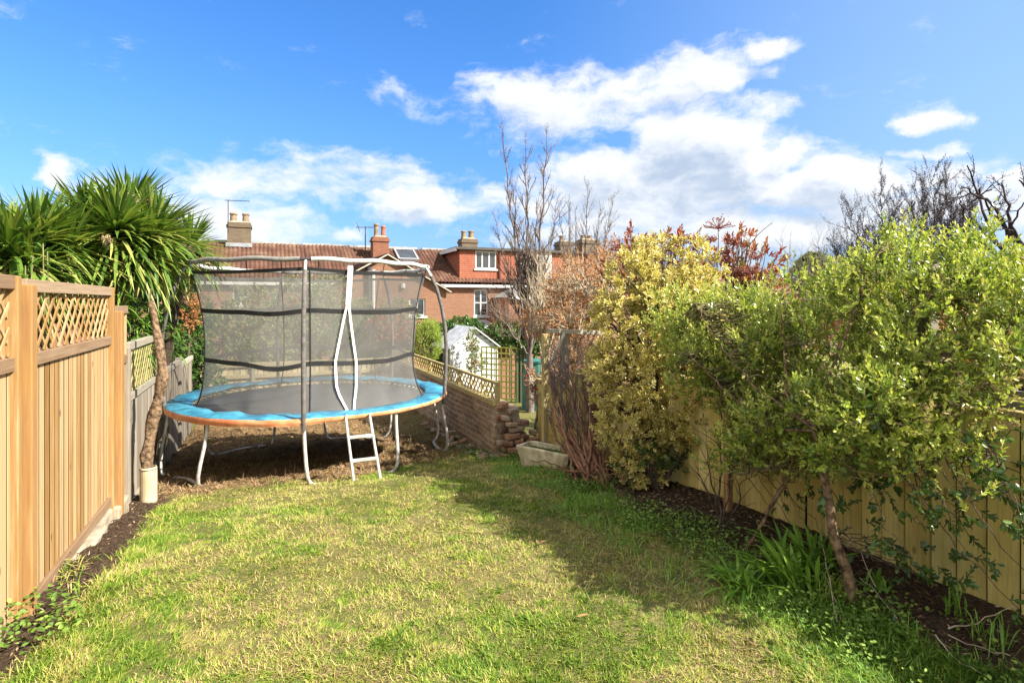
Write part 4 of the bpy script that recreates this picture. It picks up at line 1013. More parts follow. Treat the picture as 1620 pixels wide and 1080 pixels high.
# ------------------------------------------------------------------ vegetation
def vnoise3(p, sc, seed=0):
    a = vnoise(p[:, 0]*sc, p[:, 1]*sc+p[:, 2]*sc*1.7, seed); b_ = vnoise(p[:, 2]*sc+31, p[:, 0]*sc*.8-p[:, 1]*sc, seed+1)
    return (a+b_)/2
def ell(px, py, Y, rx, ry, rY):       # an ellipsoid of foliage given by where its middle stands
    return (P(px, py, Y), rx*Y/900, ry*Y/900, rY)
def sample_ells(ells, n, surf=.6, hole=.0, hs=3.0, seed=0, flat_back=None):
    vol = np.array([e[1]*e[2]/np.sum((e[0][:2])**2) for e in ells])**.9; ch = rng.choice(len(ells), n, p=vol/vol.sum())
    u = unit(rng.normal(size=(n, 3))); r = rng.random(n)**(1/3*(1-surf)+.06*surf)
    c = np.array([e[0] for e in ells])[ch]; rx, rz, ry = (np.array([e[i] for e in ells])[ch] for i in (1, 2, 3))
    off = u*r[:, None]
    p = c+CR*(off[:, :1]*rx[:, None])+CF*(off[:, 1:2]*ry[:, None])+np.array((0, 0, 1.))*(off[:, 2:]*rz[:, None])
    o = CR*(u[:, :1]/rx[:, None])+CF*(u[:, 1:2]/ry[:, None])+np.array((0, 0, 1.))*(u[:, 2:]/rz[:, None])
    if hole > 0:
        k = vnoise3(p, hs, seed) > hole; p, o, ch = p[k], o[k], ch[k]
    return p, unit(o), ch
def shoots(p, o, up=.6, jit=.35, ln=(.10, .22), nl=12, L=.03, W=.016, ang=55, jl=.25, droop=0):
    """leafy shoots: each carries nl leaves in a spiral; returns leaf arrays and stem paths"""
    n = len(p); d = unit(o*.6+np.array((0, 0, up))+rng.normal(0, jit, (n, 3))); ls = rng.uniform(*ln, n)
    u = unit(np.cross(d, rng.normal(size=(n, 3)))); w = np.cross(d, u)
    B = []; D = []; Ls = []; Up = []; T = []
    tone0 = rng.random(n)
    for j in range(nl):
        f = (j+.5)/nl; a = j*2.4+rng.random(n)*.6; an = R(ang)*(1-.55*f)+rng.normal(0, .15, n)
        rad = np.cos(a)[:, None]*u+np.sin(a)[:, None]*w
        B.append(p+d*(ls*f)[:, None]-np.array((0, 0, 1.))*(droop*(ls*f)**2)[:, None]); D.append(d*np.cos(an)[:, None]+rad*np.sin(an)[:, None])
        Ls.append(L*(1-jl+2*jl*rng.random(n))*(1-.3*f)); Up.append(d+rng.normal(0, .25, (n, 3))); T.append(np.clip(tone0*.6+.25*f+.3*rng.random(n)-.05, 0, 1))
    tips = p+d*ls[:, None]
    return np.concatenate(B), np.concatenate(D), np.concatenate(Up), np.concatenate(Ls), np.concatenate(T), p, tips
def bez(a, b_, c, n=8, wob=.0):
    a, b_, c = map(np.asarray, (a, b_, c)); t = np.linspace(0, 1, n)[:, None]
    q = (1-t)**2*a+2*t*(1-t)*b_+t*t*c
    if wob: w = rng.normal(0, wob, q.shape); w[0] = w[-1] = 0; q = q+w
    return q
def branch_net(trunk_tips, targets, r0, r1, nmid=7, sag=.1, wob=.012):
    """join every target to the nearest trunk tip by a curved twig"""
    T = np.array([t for t, _ in trunk_tips]); out = []
    for q in targets:
        i = int(np.argmin(np.linalg.norm(T-q, axis=1)+rng.random(len(T))*.15)); a = T[i]
        m = (a+q)/2+np.array((0, 0, -sag))*np.linalg.norm(q-a)+rng.normal(0, .04, 3)
        out.append((bez(a, m, q, nmid, wob), np.linspace(r0, r1, nmid)))
    return out
def grow(start, d, length, r, lev, out, kids=(4, 5), spread=.5, up=.25, shrink=.62, n=9, wob=.06, ends=None, kfrom=.25, spur=0):
    d = unit(np.asarray(d, float)); p = np.asarray(start, float); pts = [p]; step = length/(n-1)
    for i in range(n-1):
        d = unit(d+rng.normal(0, wob, 3)+np.array((0, 0, up*.12))); p = p+d*step; pts.append(p)
    pts = np.array(pts); rs = r*np.linspace(1, .38 if lev else .25, n); out.append((pts, rs))
    if spur:
        for i in range(2, n):
            for _ in range(spur):
                q = pts[i]+(pts[i-1]-pts[i])*rng.random(); dd = unit(rng.normal(size=3)+d*.6); out.append((np.array([q, q+dd*.02*rng.uniform(.5, 1.6)]), np.array([rs[i]*.8+.001, rs[i]*.5+.001])))
    if lev == 0:
        if ends is not None: ends.append((p, d))
        return
    for _ in range(rng.integers(kids[0], kids[1]+1)):
        f = rng.uniform(kfrom, .97); i = min(n-2, int(f*(n-1))); q = pts[i]*(1-(f*(n-1)-i))+pts[i+1]*(f*(n-1)-i)
        dd = unit(pts[i+1]-pts[i]); s = unit(np.cross(dd, rng.normal(size=3)))
        grow(q, dd*math.cos(spread)+s*math.sin(spread)+np.array((0, 0, up)), length*shrink*rng.uniform(.6, 1.15)*(1.15-.5*f), rs[i]*.6, lev-1, out, kids, spread*rng.uniform(.8, 1.15), up, shrink, n, wob, ends, kfrom, spur)
    if ends is not None: ends.append((p, d))

# ---- lawn
def build_lawn():
    n = 900000
    Y = 1.9+6.2*rng.random(n)**1.55; X = (rng.random(n)*2-1)*.95*Y
    t = CX*X+SX*Y; s = -SX*X+CX*Y
    g, bare = masks(t, s); far = sstep(2.2, 3.0, t)
    dry = fbm(t*1.6, s*1.6, 41, 4); tuft = fbm(t*7, s*7, 43, 3); fine = vnoise(t*38, s*38, 45)
    keep = (t > -1.22)*(t < 3.6)*(s < 9.5)*(rng.random(n) < np.clip(g*1.05-.04, 0, 1)*(1-.93*bare)*(.22+1.2*tuft)*(.35+.95*fine))
    t, s, dry, tuft, Y, fine, g = t[keep], s[keep], dry[keep], tuft[keep], Y[keep], fine[keep], g[keep]; n = len(t)
    b = np.stack((t, s, gz(t, s)-.008+.05*(fbm(t*9, s*9, 21)-.5)), 1)
    edge = sstep(2.35, 2.85, t)
    L = (.020+.030*rng.random(n)+.045*tuft*rng.random(n))*(1+.8*edge*rng.random(n)+.9*(1-sstep(-1.0, -.5, t))*rng.random(n))
    lean = rng.normal(0, .55, (n, 2))*(1+.7*(dry > .52)[:, None]); swirl = np.stack((vnoise(t*2.5, s*2.5, 51)-.5, vnoise(t*2.5, s*2.5, 52)-.5), 1)*2.2
    d = np.concatenate((lean+swirl, np.full((n, 1), .75)), 1)
    dr = sstep(.45, .62, dry*.62+.22*vnoise(t*6, s*6, 61)+.16*vnoise(t*15, s*15, 62)+.06*(1-edge)-.13*edge)
    tone = np.clip(.27+.30*dr+.20*(vnoise(t*22, s*22, 63)-.5)+rng.normal(0, .16, n)-.20*edge+.36*(rng.random(n) < .12+.42*dr), 0, 1)
    brown = sstep(.58, .68, fbm(t*2.1+9, s*2.1, 91, 4)*.7+.3*vnoise(t*9, s*9, 93))*(rng.random(n) < .6)
    d[:, 2] *= 1-.55*brown; L = L*(1-.15*brown); tone = np.where((brown > .5)*(rng.random(n) < .8), rng.uniform(.80, 1.0, n), tone)
    o = blades('lawn', b, d, L, .0028+.0011*Y*.5, rng.uniform(.1, .7, n), M_grass, None, 2, tone, .3, 'grass')
    tag(o, 'patchy lawn of green grass and dry straw', 'lawn', kind='stuff')
build_lawn()
def build_thatch():
    n = 110000
    t = rng.uniform(-1.2, 3.5, n); s = 6.3+6.0*rng.random(n)**1.3; g, bare = masks(t, s)
    cl = fbm(t*4, s*4, 71, 3); k = (rng.random(n) < (bare*.9+.0)*(.15+1.5*sstep(.4, .65, cl))); t, s, cl = t[k], s[k], cl[k]; n = len(t)
    b = np.stack((t, s, gz(t, s)+(fbm(t*9, s*9, 21)-.5)*(.05+.14*bare[k])), 1); d = np.concatenate((rng.normal(0, 1, (n, 2)), rng.uniform(.12, .6, (n, 1))), 1)
    o = blades('dead_grass', b, d, rng.uniform(.04, .12, n), .006, rng.uniform(0, .7, n), M_mulch, None, 2, np.clip(.25+.6*rng.random(n), 0, 1), .2, 'grass')
    tag(o, 'brown flattened dead grass on the bare earth under the trampoline', 'dead grass', kind='stuff')
    n = 16000; t = rng.uniform(-1.2, 3.4, n); s = 6.6+4.5*rng.random(n); g, bare = masks(t, s); k = rng.random(n) < bare*.8*(fbm(t*2.5, s*2.5, 73) > .50+.1*(1-sstep(1.2, 2.4, t))); t, s = t[k], s[k]; n = len(t)
    b = np.stack((t, s, gz(t, s)), 1); d = np.concatenate((rng.normal(0, .5, (n, 2)), np.full((n, 1), .8)), 1)
    o = blades('sparse_grass', b, d, rng.uniform(.04, .10, n), .005, .5, M_grass, None, 2, np.clip(rng.normal(.3, .2, n), 0, 1), .2, 'grass')
    tag(o, 'thin green grass growing in tufts beneath the trampoline', 'sparse grass', kind='stuff')
    # litter on the beds
    n = 15000; t = np.where(rng.random(n) < .78, rng.uniform(2.6, 3.6, n), rng.uniform(-1.25, -.75, n)); s = rng.uniform(1.0, 8.2, n); g, _ = masks(t, s)
    k = rng.random(n) < (1-g*.97); t, s = t[k], s[k]; n = len(t)
    d = np.concatenate((rng.normal(0, 1, (n, 2)), rng.normal(0, .25, (n, 1))), 1)
    o = leaf_mesh('leaf_litter', np.stack((t, s, gz(t, s)+.004+.012*rng.random(n)), 1), d, np.tile((0, 0, 1.), (n, 1))+rng.normal(0, .5, (n, 3)), rng.uniform(.012, .05, n), rng.uniform(.005, .014, n), M_litter, None, 'fold', rng.random(n)**1.3)
    tag(o, 'brown bark chips and dead leaves lying on the border soil', 'leaf litter', kind='stuff')
build_thatch()
# scattered fallen leaves on the lawn
for i, (px, py, lab) in enumerate(((852, 868, 'curled dry leaf lying on the shaded lawn'), (912, 986, 'pale fallen leaf lying on the lawn near the bottom'), (916, 822, 'small whitish leaf on the grass near the bed edge'))):
    k = (px-810)/900; Y = 3.5
    for _ in range(12):
        q = P(px, 478, Y); Y = (EYE-float(gz(q[0], q[1])))*900/(py-478)
    q = P(px, py, Y); q[2] = float(gz(q[0], q[1]))+.035
    o = leaf_mesh('fallen_leaf', q[None], np.array([(1, .3-.5*i, .12)]), np.array([(0, .2, 1.)]), .07, .035, M_rust, None, 'rim', np.array([.95])); tag(o, lab, 'leaf')

# ---- border plants on the right
def ground_Y(px, py):
    Y = 3.5
    for _ in range(25): q = P(px, 478, Y); Y = .5*Y+.5*(EYE-float(gz(q[0], q[1])))*900/(py-478)
    q = P(px, py, Y); q[2] = float(gz(q[0], q[1])); return q, Y
def cover(n, fn, name, label, L=(.014, .03), mat=None, hmax=.07):
    t = rng.uniform(-1.25, 3.6, n); s = rng.uniform(.9, 8, n); w = fn(t, s)
    k = rng.random(n) < w; t, s, w = t[k], s[k], w[k]; n = len(t)
    h = hmax*rng.random(n)*(.3+w); b = np.stack((t, s, gz(t, s)+h), 1)
    d = unit(np.concatenate((rng.normal(0, 1, (n, 2)), rng.uniform(-.1, .5, (n, 1))), 1))
    o = leaf_mesh(name, b, d, np.tile((0, 0, 1.), (n, 1))+rng.normal(0, .35, (n, 3)), rng.uniform(*L, n), rng.uniform(*L, n)*.85, mat or M_cover, None, 'oval'); tag(o, label, 'ground cover', kind='stuff')
cover(90000, lambda t, s: sstep(.50, .60, fbm(t*3.6, s*3.6, 81)+.12*(1-np.abs(t-2.85)/.4))*sstep(2.35, 2.65, t)*(1-sstep(2.95, 3.4, t))*sstep(.8, 1.3, s)*(1-.6*sstep(4.6, 5.4, s)), 'ground_cover', 'low clover-like green weeds along the edge of the right border', (.012, .030), hmax=.08)
WQ = ground_Y(50, 1000)[0]
cover(60000, lambda t, s: .9*(np.hypot(t-WQ[0], s-WQ[1]) < .20+.12*vnoise(t*9, s*9, 3)), 'ground_cover', 'patch of broad-leaved weeds at the foot of the golden fence', (.018, .038), hmax=.12)
cover(16000, lambda t, s: .55*sstep(.52, .6, fbm(t*3, s*3, 85))*(t > 3.0)*(s > 4.2), 'ground_cover', 'scattered dark weeds on the shaded soil below the variegated bush', (.02, .04), hmax=.1)
cover(26000, lambda t, s: .6*(np.abs(t-WX+.18) < .22)*(s > 6.6)*(s < 11)*sstep(.44, .56, fbm(t*3, s*3, 87)), 'ground_cover', 'green weeds growing along the foot of the brick garden wall', (.02, .04), M_ivy, .12)
def clump(px, py, n, L, W, label, spread=.5, mat=None, lean=(0, 0), droop=.5, rad=.05, name='strap_leaf_plant', cat='plant', group=None):
    q, Y = ground_Y(px, py); r_ = thing(name, label, cat, tuple(q), group=group)
    b = q+np.concatenate((rng.normal(0, rad, (n, 2)), np.zeros((n, 1))), 1)
    d = np.concatenate((rng.normal(0, spread, (n, 2))+np.array(lean), np.full((n, 1), .9)), 1)
    blades('leaves', b, d, rng.uniform(.55, 1, n)*L, W*rng.uniform(.7, 1.1, n), rng.uniform(.4, 1, n)*droop, mat or M_lily, r_, 6, rng.random(n)); return r_
clump(1172, 930, 90, .36, .019, 'arching green strap-leaved clump left of the larger clump, below the stake', .65, droop=.75, group='strap-leaved clumps in the right border')
clump(1255, 925, 70, .46, .030, 'larger tilting clump of broad strap leaves beside the curved trunk foot', .45, lean=tuple((CR*-.35)[:2]), rad=.09, group='strap-leaved clumps in the right border')
clump(1290, 900, 60, .46, .028, 'tall strap-leaved clump standing against the boards behind the other clumps', .45, lean=tuple((CR*-.3)[:2]), rad=.08, group='strap-leaved clumps in the right border')
clump(1325, 945, 90, .20, .006, 'tuft of thin yellowish leaf stubs at the foot of the curved trunk', .25, M_lime, rad=.05, name='leaf_tuft')
clump(1560, 1020, 34, .26, .008, 'thin upright grassy tuft by the boards near the bottom right corner', .3, rad=.06, name='grass_tuft')
clump(1510, 975, 12, .30, .012, 'few upright blades standing close against the closeboard fence', .2, rad=.03, name='grass_tuft')
clump(1390, 935, 16, .22, .022, 'small broad-bladed plant just right of the curved trunk', .5, rad=.04)
clump(100, 905, 90, .22, .007, 'long limp green grass tuft beside the golden fence foot', .9, M_grass, lean=(.5, -.1), droop=.9, rad=.08, name='grass_tuft')
clump(150, 935, 90, .16, .007, 'second grass tuft on the lawn edge below the limp tuft', .8, M_grass, rad=.08, name='grass_tuft')
clump(1100, 830, 18, .16, .02, 'small leafy seedling clump at the edge of the bed by the variegated bush', .7, M_deep, rad=.06)
clump(1075, 925, 60, .13, .007, 'longer grass tuft at the bed edge in the shade', .6, M_lily, rad=.12, name='grass_tuft')
def build_edge_grass():
    n = 26000; t = rng.uniform(2.2, 3.1, n); s = rng.uniform(.9, 6.5, n); k = rng.random(n) < sstep(.42, .62, fbm(t*3, s*3, 95))*(1-np.abs(t-2.65)/.45).clip(0, 1); t, s = t[k], s[k]; n = len(t)
    b = np.stack((t, s, gz(t, s)), 1); d = np.concatenate((rng.normal(0, .5, (n, 2)), np.full((n, 1), .8)), 1)
    o = blades('border_grass', b, d, rng.uniform(.05, .15, n), .0045, rng.uniform(.2, .9, n), M_lily, None, 3, rng.random(n), .25, 'grass'); tag(o, 'longer fresh green grass along the right border edge', 'border grass', kind='stuff')
build_edge_grass()
# dry stalks
def stalks(name, label, items):
    paths = []
    for (a, b_, c, r) in items: paths.append((bez(a, b_, c, 9, .004), np.linspace(r, r*.5, 9)))
    o = tubes(name, paths, M_twig_pale, None, 5); tag(o, label, 'dead stalks'); return o
def gp(px, py, h=.02): q, Y = ground_Y(px, py); q[2] += h; return q
stalks('dead_stalks', 'dry straw-coloured stalks fallen across the soil at bottom right', [(gp(1500, 1000), gp(1560, 1000, .05), gp(1619, 990, .12), .004), (gp(1500, 1010), gp(1560, 1040), gp(1610, 1045), .003), (gp(1480, 1010), gp(1500, 1050), gp(1560, 1075), .004), (gp(1385, 950, .08), gp(1360, 930, .22), gp(1340, 910, .34), .003), (gp(1420, 985), gp(1390, 950, .05), gp(1360, 935, .08), .004)])
stalks('dead_stalks', 'two thin dry stalks leaning by the foot of the curved trunk', [(gp(1325, 990), gp(1305, 930, .12), gp(1297, 890, .25), .004), (gp(1330, 985), gp(1320, 950, .05), gp(1300, 930, .10), .003)])

# ---- big pale-green shrub on the right
def big_shrub():
    q, Yb = ground_Y(1350, 955); r_ = thing('evergreen_shrub', 'big spreading light-green shrub leaning over the closeboard fence from a curved trunk', 'shrub', tuple(q))
    k1 = [q+(0, 0, -.05), P(1342, 905, Yb), P(1318, 850, Yb+.02), P(1312, 790, Yb+.05), P(1300, 735, Yb+.08), P(1290, 680, Yb+.05)]
    k1 = np.array(k1); f = np.linspace(0, 5, 26); tr = np.stack([np.interp(f, range(6), k1[:, i]) for i in range(3)], 1)
    for _ in range(3): w = tr.copy(); w[1:-1] = (tr[:-2]+2*tr[1:-1]+tr[2:])/4; tr = w
    limbs = [(tr, np.linspace(.032, .018, 26))]
    T0 = tr[-1]; T1 = tr[-6]
    def limb(a, pts, r0, r1=.006):
        pts = np.array([a]+[P(*p) for p in pts]); f = np.linspace(0, len(pts)-1, 22); l = np.stack([np.interp(f, range(len(pts)), pts[:, i]) for i in range(3)], 1)
        for _ in range(3): w = l.copy(); w[1:-1] = (l[:-2]+2*l[1:-1]+l[2:])/4; l = w
        l[1:-1] += rng.normal(0, .006, l[1:-1].shape); limbs.append((l, np.linspace(r0*.5, r1*.5, 22))); return l
    Y = Yb+.25
    tips = []
    tips += list(limb(T0, [(1330, 610, Y), (1370, 580, Y-.1), (1430, 500, Y-.1), (1500, 450, Y)], .024)[4:])
    tips += list(limb(T0, [(1248, 640, Y+.2), (1240, 560, Y+.3), (1235, 480, Y+.3)], .022)[4:])
    tips += list(limb(T0, [(1300, 620, Y), (1340, 520, Y), (1370, 440, Y+.1), (1395, 395, Y+.1)], .022)[4:])
    tips += list(limb(T1, [(1400, 700, Y-.2), (1480, 640, Y-.4), (1560, 610, Y-.55), (1640, 600, Y-.6)], .018)[4:])
    tips += list(limb(T0, [(1400, 640, Y-.1), (1500, 560, Y-.2), (1600, 520, Y-.4)], .016)[4:])
    tips += list(limb(T1, [(1380, 760, Y-.3), (1470, 720, Y-.5), (1560, 700, Y-.6)], .012)[4:])
    tips += list(limb(T0, [(1220, 680, Y+.3), (1150, 620, Y+.7), (1090, 560, Y+1.0)], .016)[4:])
    tips += list(limb(T0, [(1180, 600, Y+.5), (1120, 520, Y+.9), (1100, 480, Y+1.1)], .016)[4:])
    qb, Y2 = ground_Y(1180, 870)
    tips += list(limb(qb, [(1215, 810, Y2-.1), (1248, 745, Y2-.15), (1200, 741, Y2), (1150, 760, Y2)], .018)[10:])
    limb(qb, [(1222, 800, Y2-.1), (1250, 750, Y2-.15), (1262, 680, Y2-.2), (1255, 600, Y2-.2)], .020)
    tips = [(t, None) for t in tips]
    ells = [ell(1220, 560, 4.4, 60, 50, .3), ell(1140, 600, 4.7, 55, 50, .3), ell(1110, 600, 4.8, 60, 70, .3), ell(1190, 540, 4.5, 80, 60, .35), ell(1160, 650, 4.6, 80, 50, .3), ell(1240, 610, 4.1, 80, 70, .3), ell(1310, 700, 3.35, 60, 38, .2), ell(1340, 640, 3.2, 60, 50, .2), ell(1180, 520, 4.6, 60, 40, .3), ell(1130, 700, 4.5, 50, 35, .25), ell(1250, 720, 3.9, 45, 25, .2), ell(1398, 400, 4.0, 14, 34, .12), ell(1516, 395, 3.7, 14, 34, .12), ell(1460, 420, 3.9, 40, 30, .2), ell(1085, 540, 5.1, 45, 45, .3), ell(1290, 600, 3.7, 120, 70, .3), ell(1420, 590, 3.35, 100, 70, .3), ell(1210, 680, 4.1, 90, 50, .3), ell(1400, 700, 3.2, 70, 35, .22), ell(1160, 545, 4.7, 95, 75, .5), ell(1120, 560, 5.0, 70, 75, .4), ell(1190, 600, 4.6, 90, 80, .45), ell(1270, 520, 4.1, 110, 95, .6), ell(1330, 560, 3.8, 110, 90, .45),
            ell(1400, 480, 3.7, 90, 85, .5), ell(1470, 520, 3.5, 110, 90, .5), ell(1560, 490, 3.3, 90, 80, .5), ell(1640, 500, 3.2, 90, 100, .5), ell(1250, 650, 3.9, 90, 60, .3),
            ell(1360, 660, 3.5, 100, 55, .3), ell(1570, 570, 2.9, 60, 30, .2), ell(1180, 690, 4.5, 60, 50, .3), ell(1330, 470, 4.2, 60, 55, .4), ell(1400, 425, 3.9, 28, 55, .2), ell(1515, 420, 3.6, 30, 50, .2), ell(1590, 430, 3.5, 40, 45, .3), ell(1060, 510, 5.3, 40, 55, .3), ell(1225, 475, 4.9, 60, 28, .3), ell(1150, 485, 5.1, 70, 25, .3)]
    ells = [(e[0]-CF*.18, *e[1:]) for e in ells]
    p, o, ch = sample_ells(ells, 7600, .35, .40, 4.6, 5)
    B, D, U, L, T, s0, s1 = shoots(p, o, .75, .45, (.07, .19), 12, .036, .0115, 52, .42)
    leaf_mesh('foliage', B, D, U, L, L*.50, M_green, r_, 'oval', np.clip(T*.9+.12, 0, 1))
    st = [(np.stack((a, (a+b_)/2+rng.normal(0, .004, 3), b_)), np.array([.0022, .0018, .0012])) for a, b_ in zip(s0, s1)]
    sel = rng.choice(len(p), 850, replace=False)
    st += branch_net(tips, p[sel], .005, .0018, 7, .06, .014)
    tubes('twigs', st, M_twig_green, r_, 3)
    tubes('trunk', limbs, M_bark, r_, 9)
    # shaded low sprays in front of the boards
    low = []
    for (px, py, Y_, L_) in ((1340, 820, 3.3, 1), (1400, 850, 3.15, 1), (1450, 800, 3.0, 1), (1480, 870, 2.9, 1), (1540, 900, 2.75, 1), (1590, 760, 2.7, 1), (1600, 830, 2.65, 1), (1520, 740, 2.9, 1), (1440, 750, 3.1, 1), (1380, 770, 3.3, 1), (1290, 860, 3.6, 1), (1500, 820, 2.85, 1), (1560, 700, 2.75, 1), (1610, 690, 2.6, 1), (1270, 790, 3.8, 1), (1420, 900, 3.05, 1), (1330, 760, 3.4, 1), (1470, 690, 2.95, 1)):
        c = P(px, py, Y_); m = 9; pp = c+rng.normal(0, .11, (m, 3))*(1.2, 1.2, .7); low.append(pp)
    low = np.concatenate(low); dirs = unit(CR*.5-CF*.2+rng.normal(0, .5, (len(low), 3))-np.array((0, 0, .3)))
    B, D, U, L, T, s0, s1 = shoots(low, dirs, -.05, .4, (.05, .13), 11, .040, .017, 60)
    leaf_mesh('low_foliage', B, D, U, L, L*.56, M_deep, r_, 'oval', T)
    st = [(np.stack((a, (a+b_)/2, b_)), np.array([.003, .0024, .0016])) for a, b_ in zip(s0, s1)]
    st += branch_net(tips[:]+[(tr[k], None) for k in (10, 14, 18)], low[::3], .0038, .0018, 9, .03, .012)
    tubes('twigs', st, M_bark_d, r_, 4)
    # bright sprays: sunlight painted in by a paler leaf tone
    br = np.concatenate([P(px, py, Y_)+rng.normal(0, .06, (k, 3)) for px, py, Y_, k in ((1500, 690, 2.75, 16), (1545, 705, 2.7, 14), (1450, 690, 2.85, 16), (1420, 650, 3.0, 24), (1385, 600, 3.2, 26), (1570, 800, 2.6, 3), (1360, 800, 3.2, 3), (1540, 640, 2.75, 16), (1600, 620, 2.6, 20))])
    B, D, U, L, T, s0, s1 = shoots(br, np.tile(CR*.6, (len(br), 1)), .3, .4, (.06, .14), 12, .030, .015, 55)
    leaf_mesh('sun_toned_sprays', B, D, U, L, L*.5, M_green, r_, 'oval', np.clip(T+.25, 0, 1))
big_shrub()

# ---- variegated bush
def varieg():
    q, Y = ground_Y(1015, 765); r_ = thing('variegated_shrub', 'tall cream and green variegated bush beside the twiggy brown shrub', 'shrub', tuple(q))
    ells = [ell(1005, 520, 5.9, 68, 90, .42), ell(985, 600, 5.7, 52, 60, .36), ell(1000, 680, 5.5, 52, 55, .32), ell(1055, 620, 5.5, 60, 60, .35), ell(1050, 450, 6.1, 62, 60, .42), ell(1090, 430, 6.2, 55, 48, .4),
            ell(1010, 735, 5.4, 38, 30, .22), ell(1085, 660, 5.3, 45, 40, .25), ell(965, 540, 5.9, 32, 60, .3), ell(1090, 520, 5.8, 50, 70, .35), ell(1040, 405, 6.3, 40, 28, .3), ell(990, 770, 5.25, 14, 14, .1), ell(1000, 440, 6.1, 40, 40, .3)]
    p, o, ch = sample_ells(ells, 2700, .8, .38, 4.5, 15)
    B, D, U, L, T, s0, s1 = shoots(p, o, .25, .35, (.05, .12), 9, .060, .026, 62, .25)
    leaf_mesh('foliage', B, D, U, L, L*.50, M_varieg, r_, 'rim', T)
    base = q; tr = []; tips = []
    for (px, py, Y_) in ((1000, 640, 5.6), (1040, 600, 5.7), (1020, 560, 5.8), (1070, 520, 5.9), (985, 700, 5.5), (1090, 620, 5.6)):
        l = bez(base+rng.normal(0, .06, 3)*(1, 1, 0), P(1020, 700, 5.6), P(px, py, Y_), 12, .012); tr.append((l, np.linspace(.03, .010, 12))); tips += [(x, None) for x in l[5:]]
    tubes('stems', tr, M_bark_d, r_, 7)
    st = branch_net(tips, p[rng.choice(len(p), 420)], .008, .003, 6, .02, .01)
    tubes('twigs', st, M_bark_d, r_, 4)
varieg()
# dark glossy low plant below it
q, Y = ground_Y(1040, 775); dk = thing('glossy_shrub', 'small dark glossy-leaved plant at the foot of the variegated bush', 'shrub', tuple(q))
pp = np.concatenate([P(px, py, Y_)+rng.normal(0, .07, (k, 3)) for px, py, Y_, k in ((1030, 720, 5.25, 16), (1060, 735, 5.2, 12), (1000, 725, 5.25, 10), (1085, 720, 5.25, 8))])
B, D, U, L, T, s0, s1 = shoots(pp, unit(rng.normal(size=(len(pp), 3))), .3, .4, (.05, .12), 9, .065, .026, 65)
leaf_mesh('foliage', B, D, U, L, L*.36, M_deep, dk, 'oval', T)
tubes('stems', [(bez(q, (q+a)/2, a, 6, .01), np.linspace(.008, .003, 6)) for a in s0[::2]], M_bark_d, dk, 5)

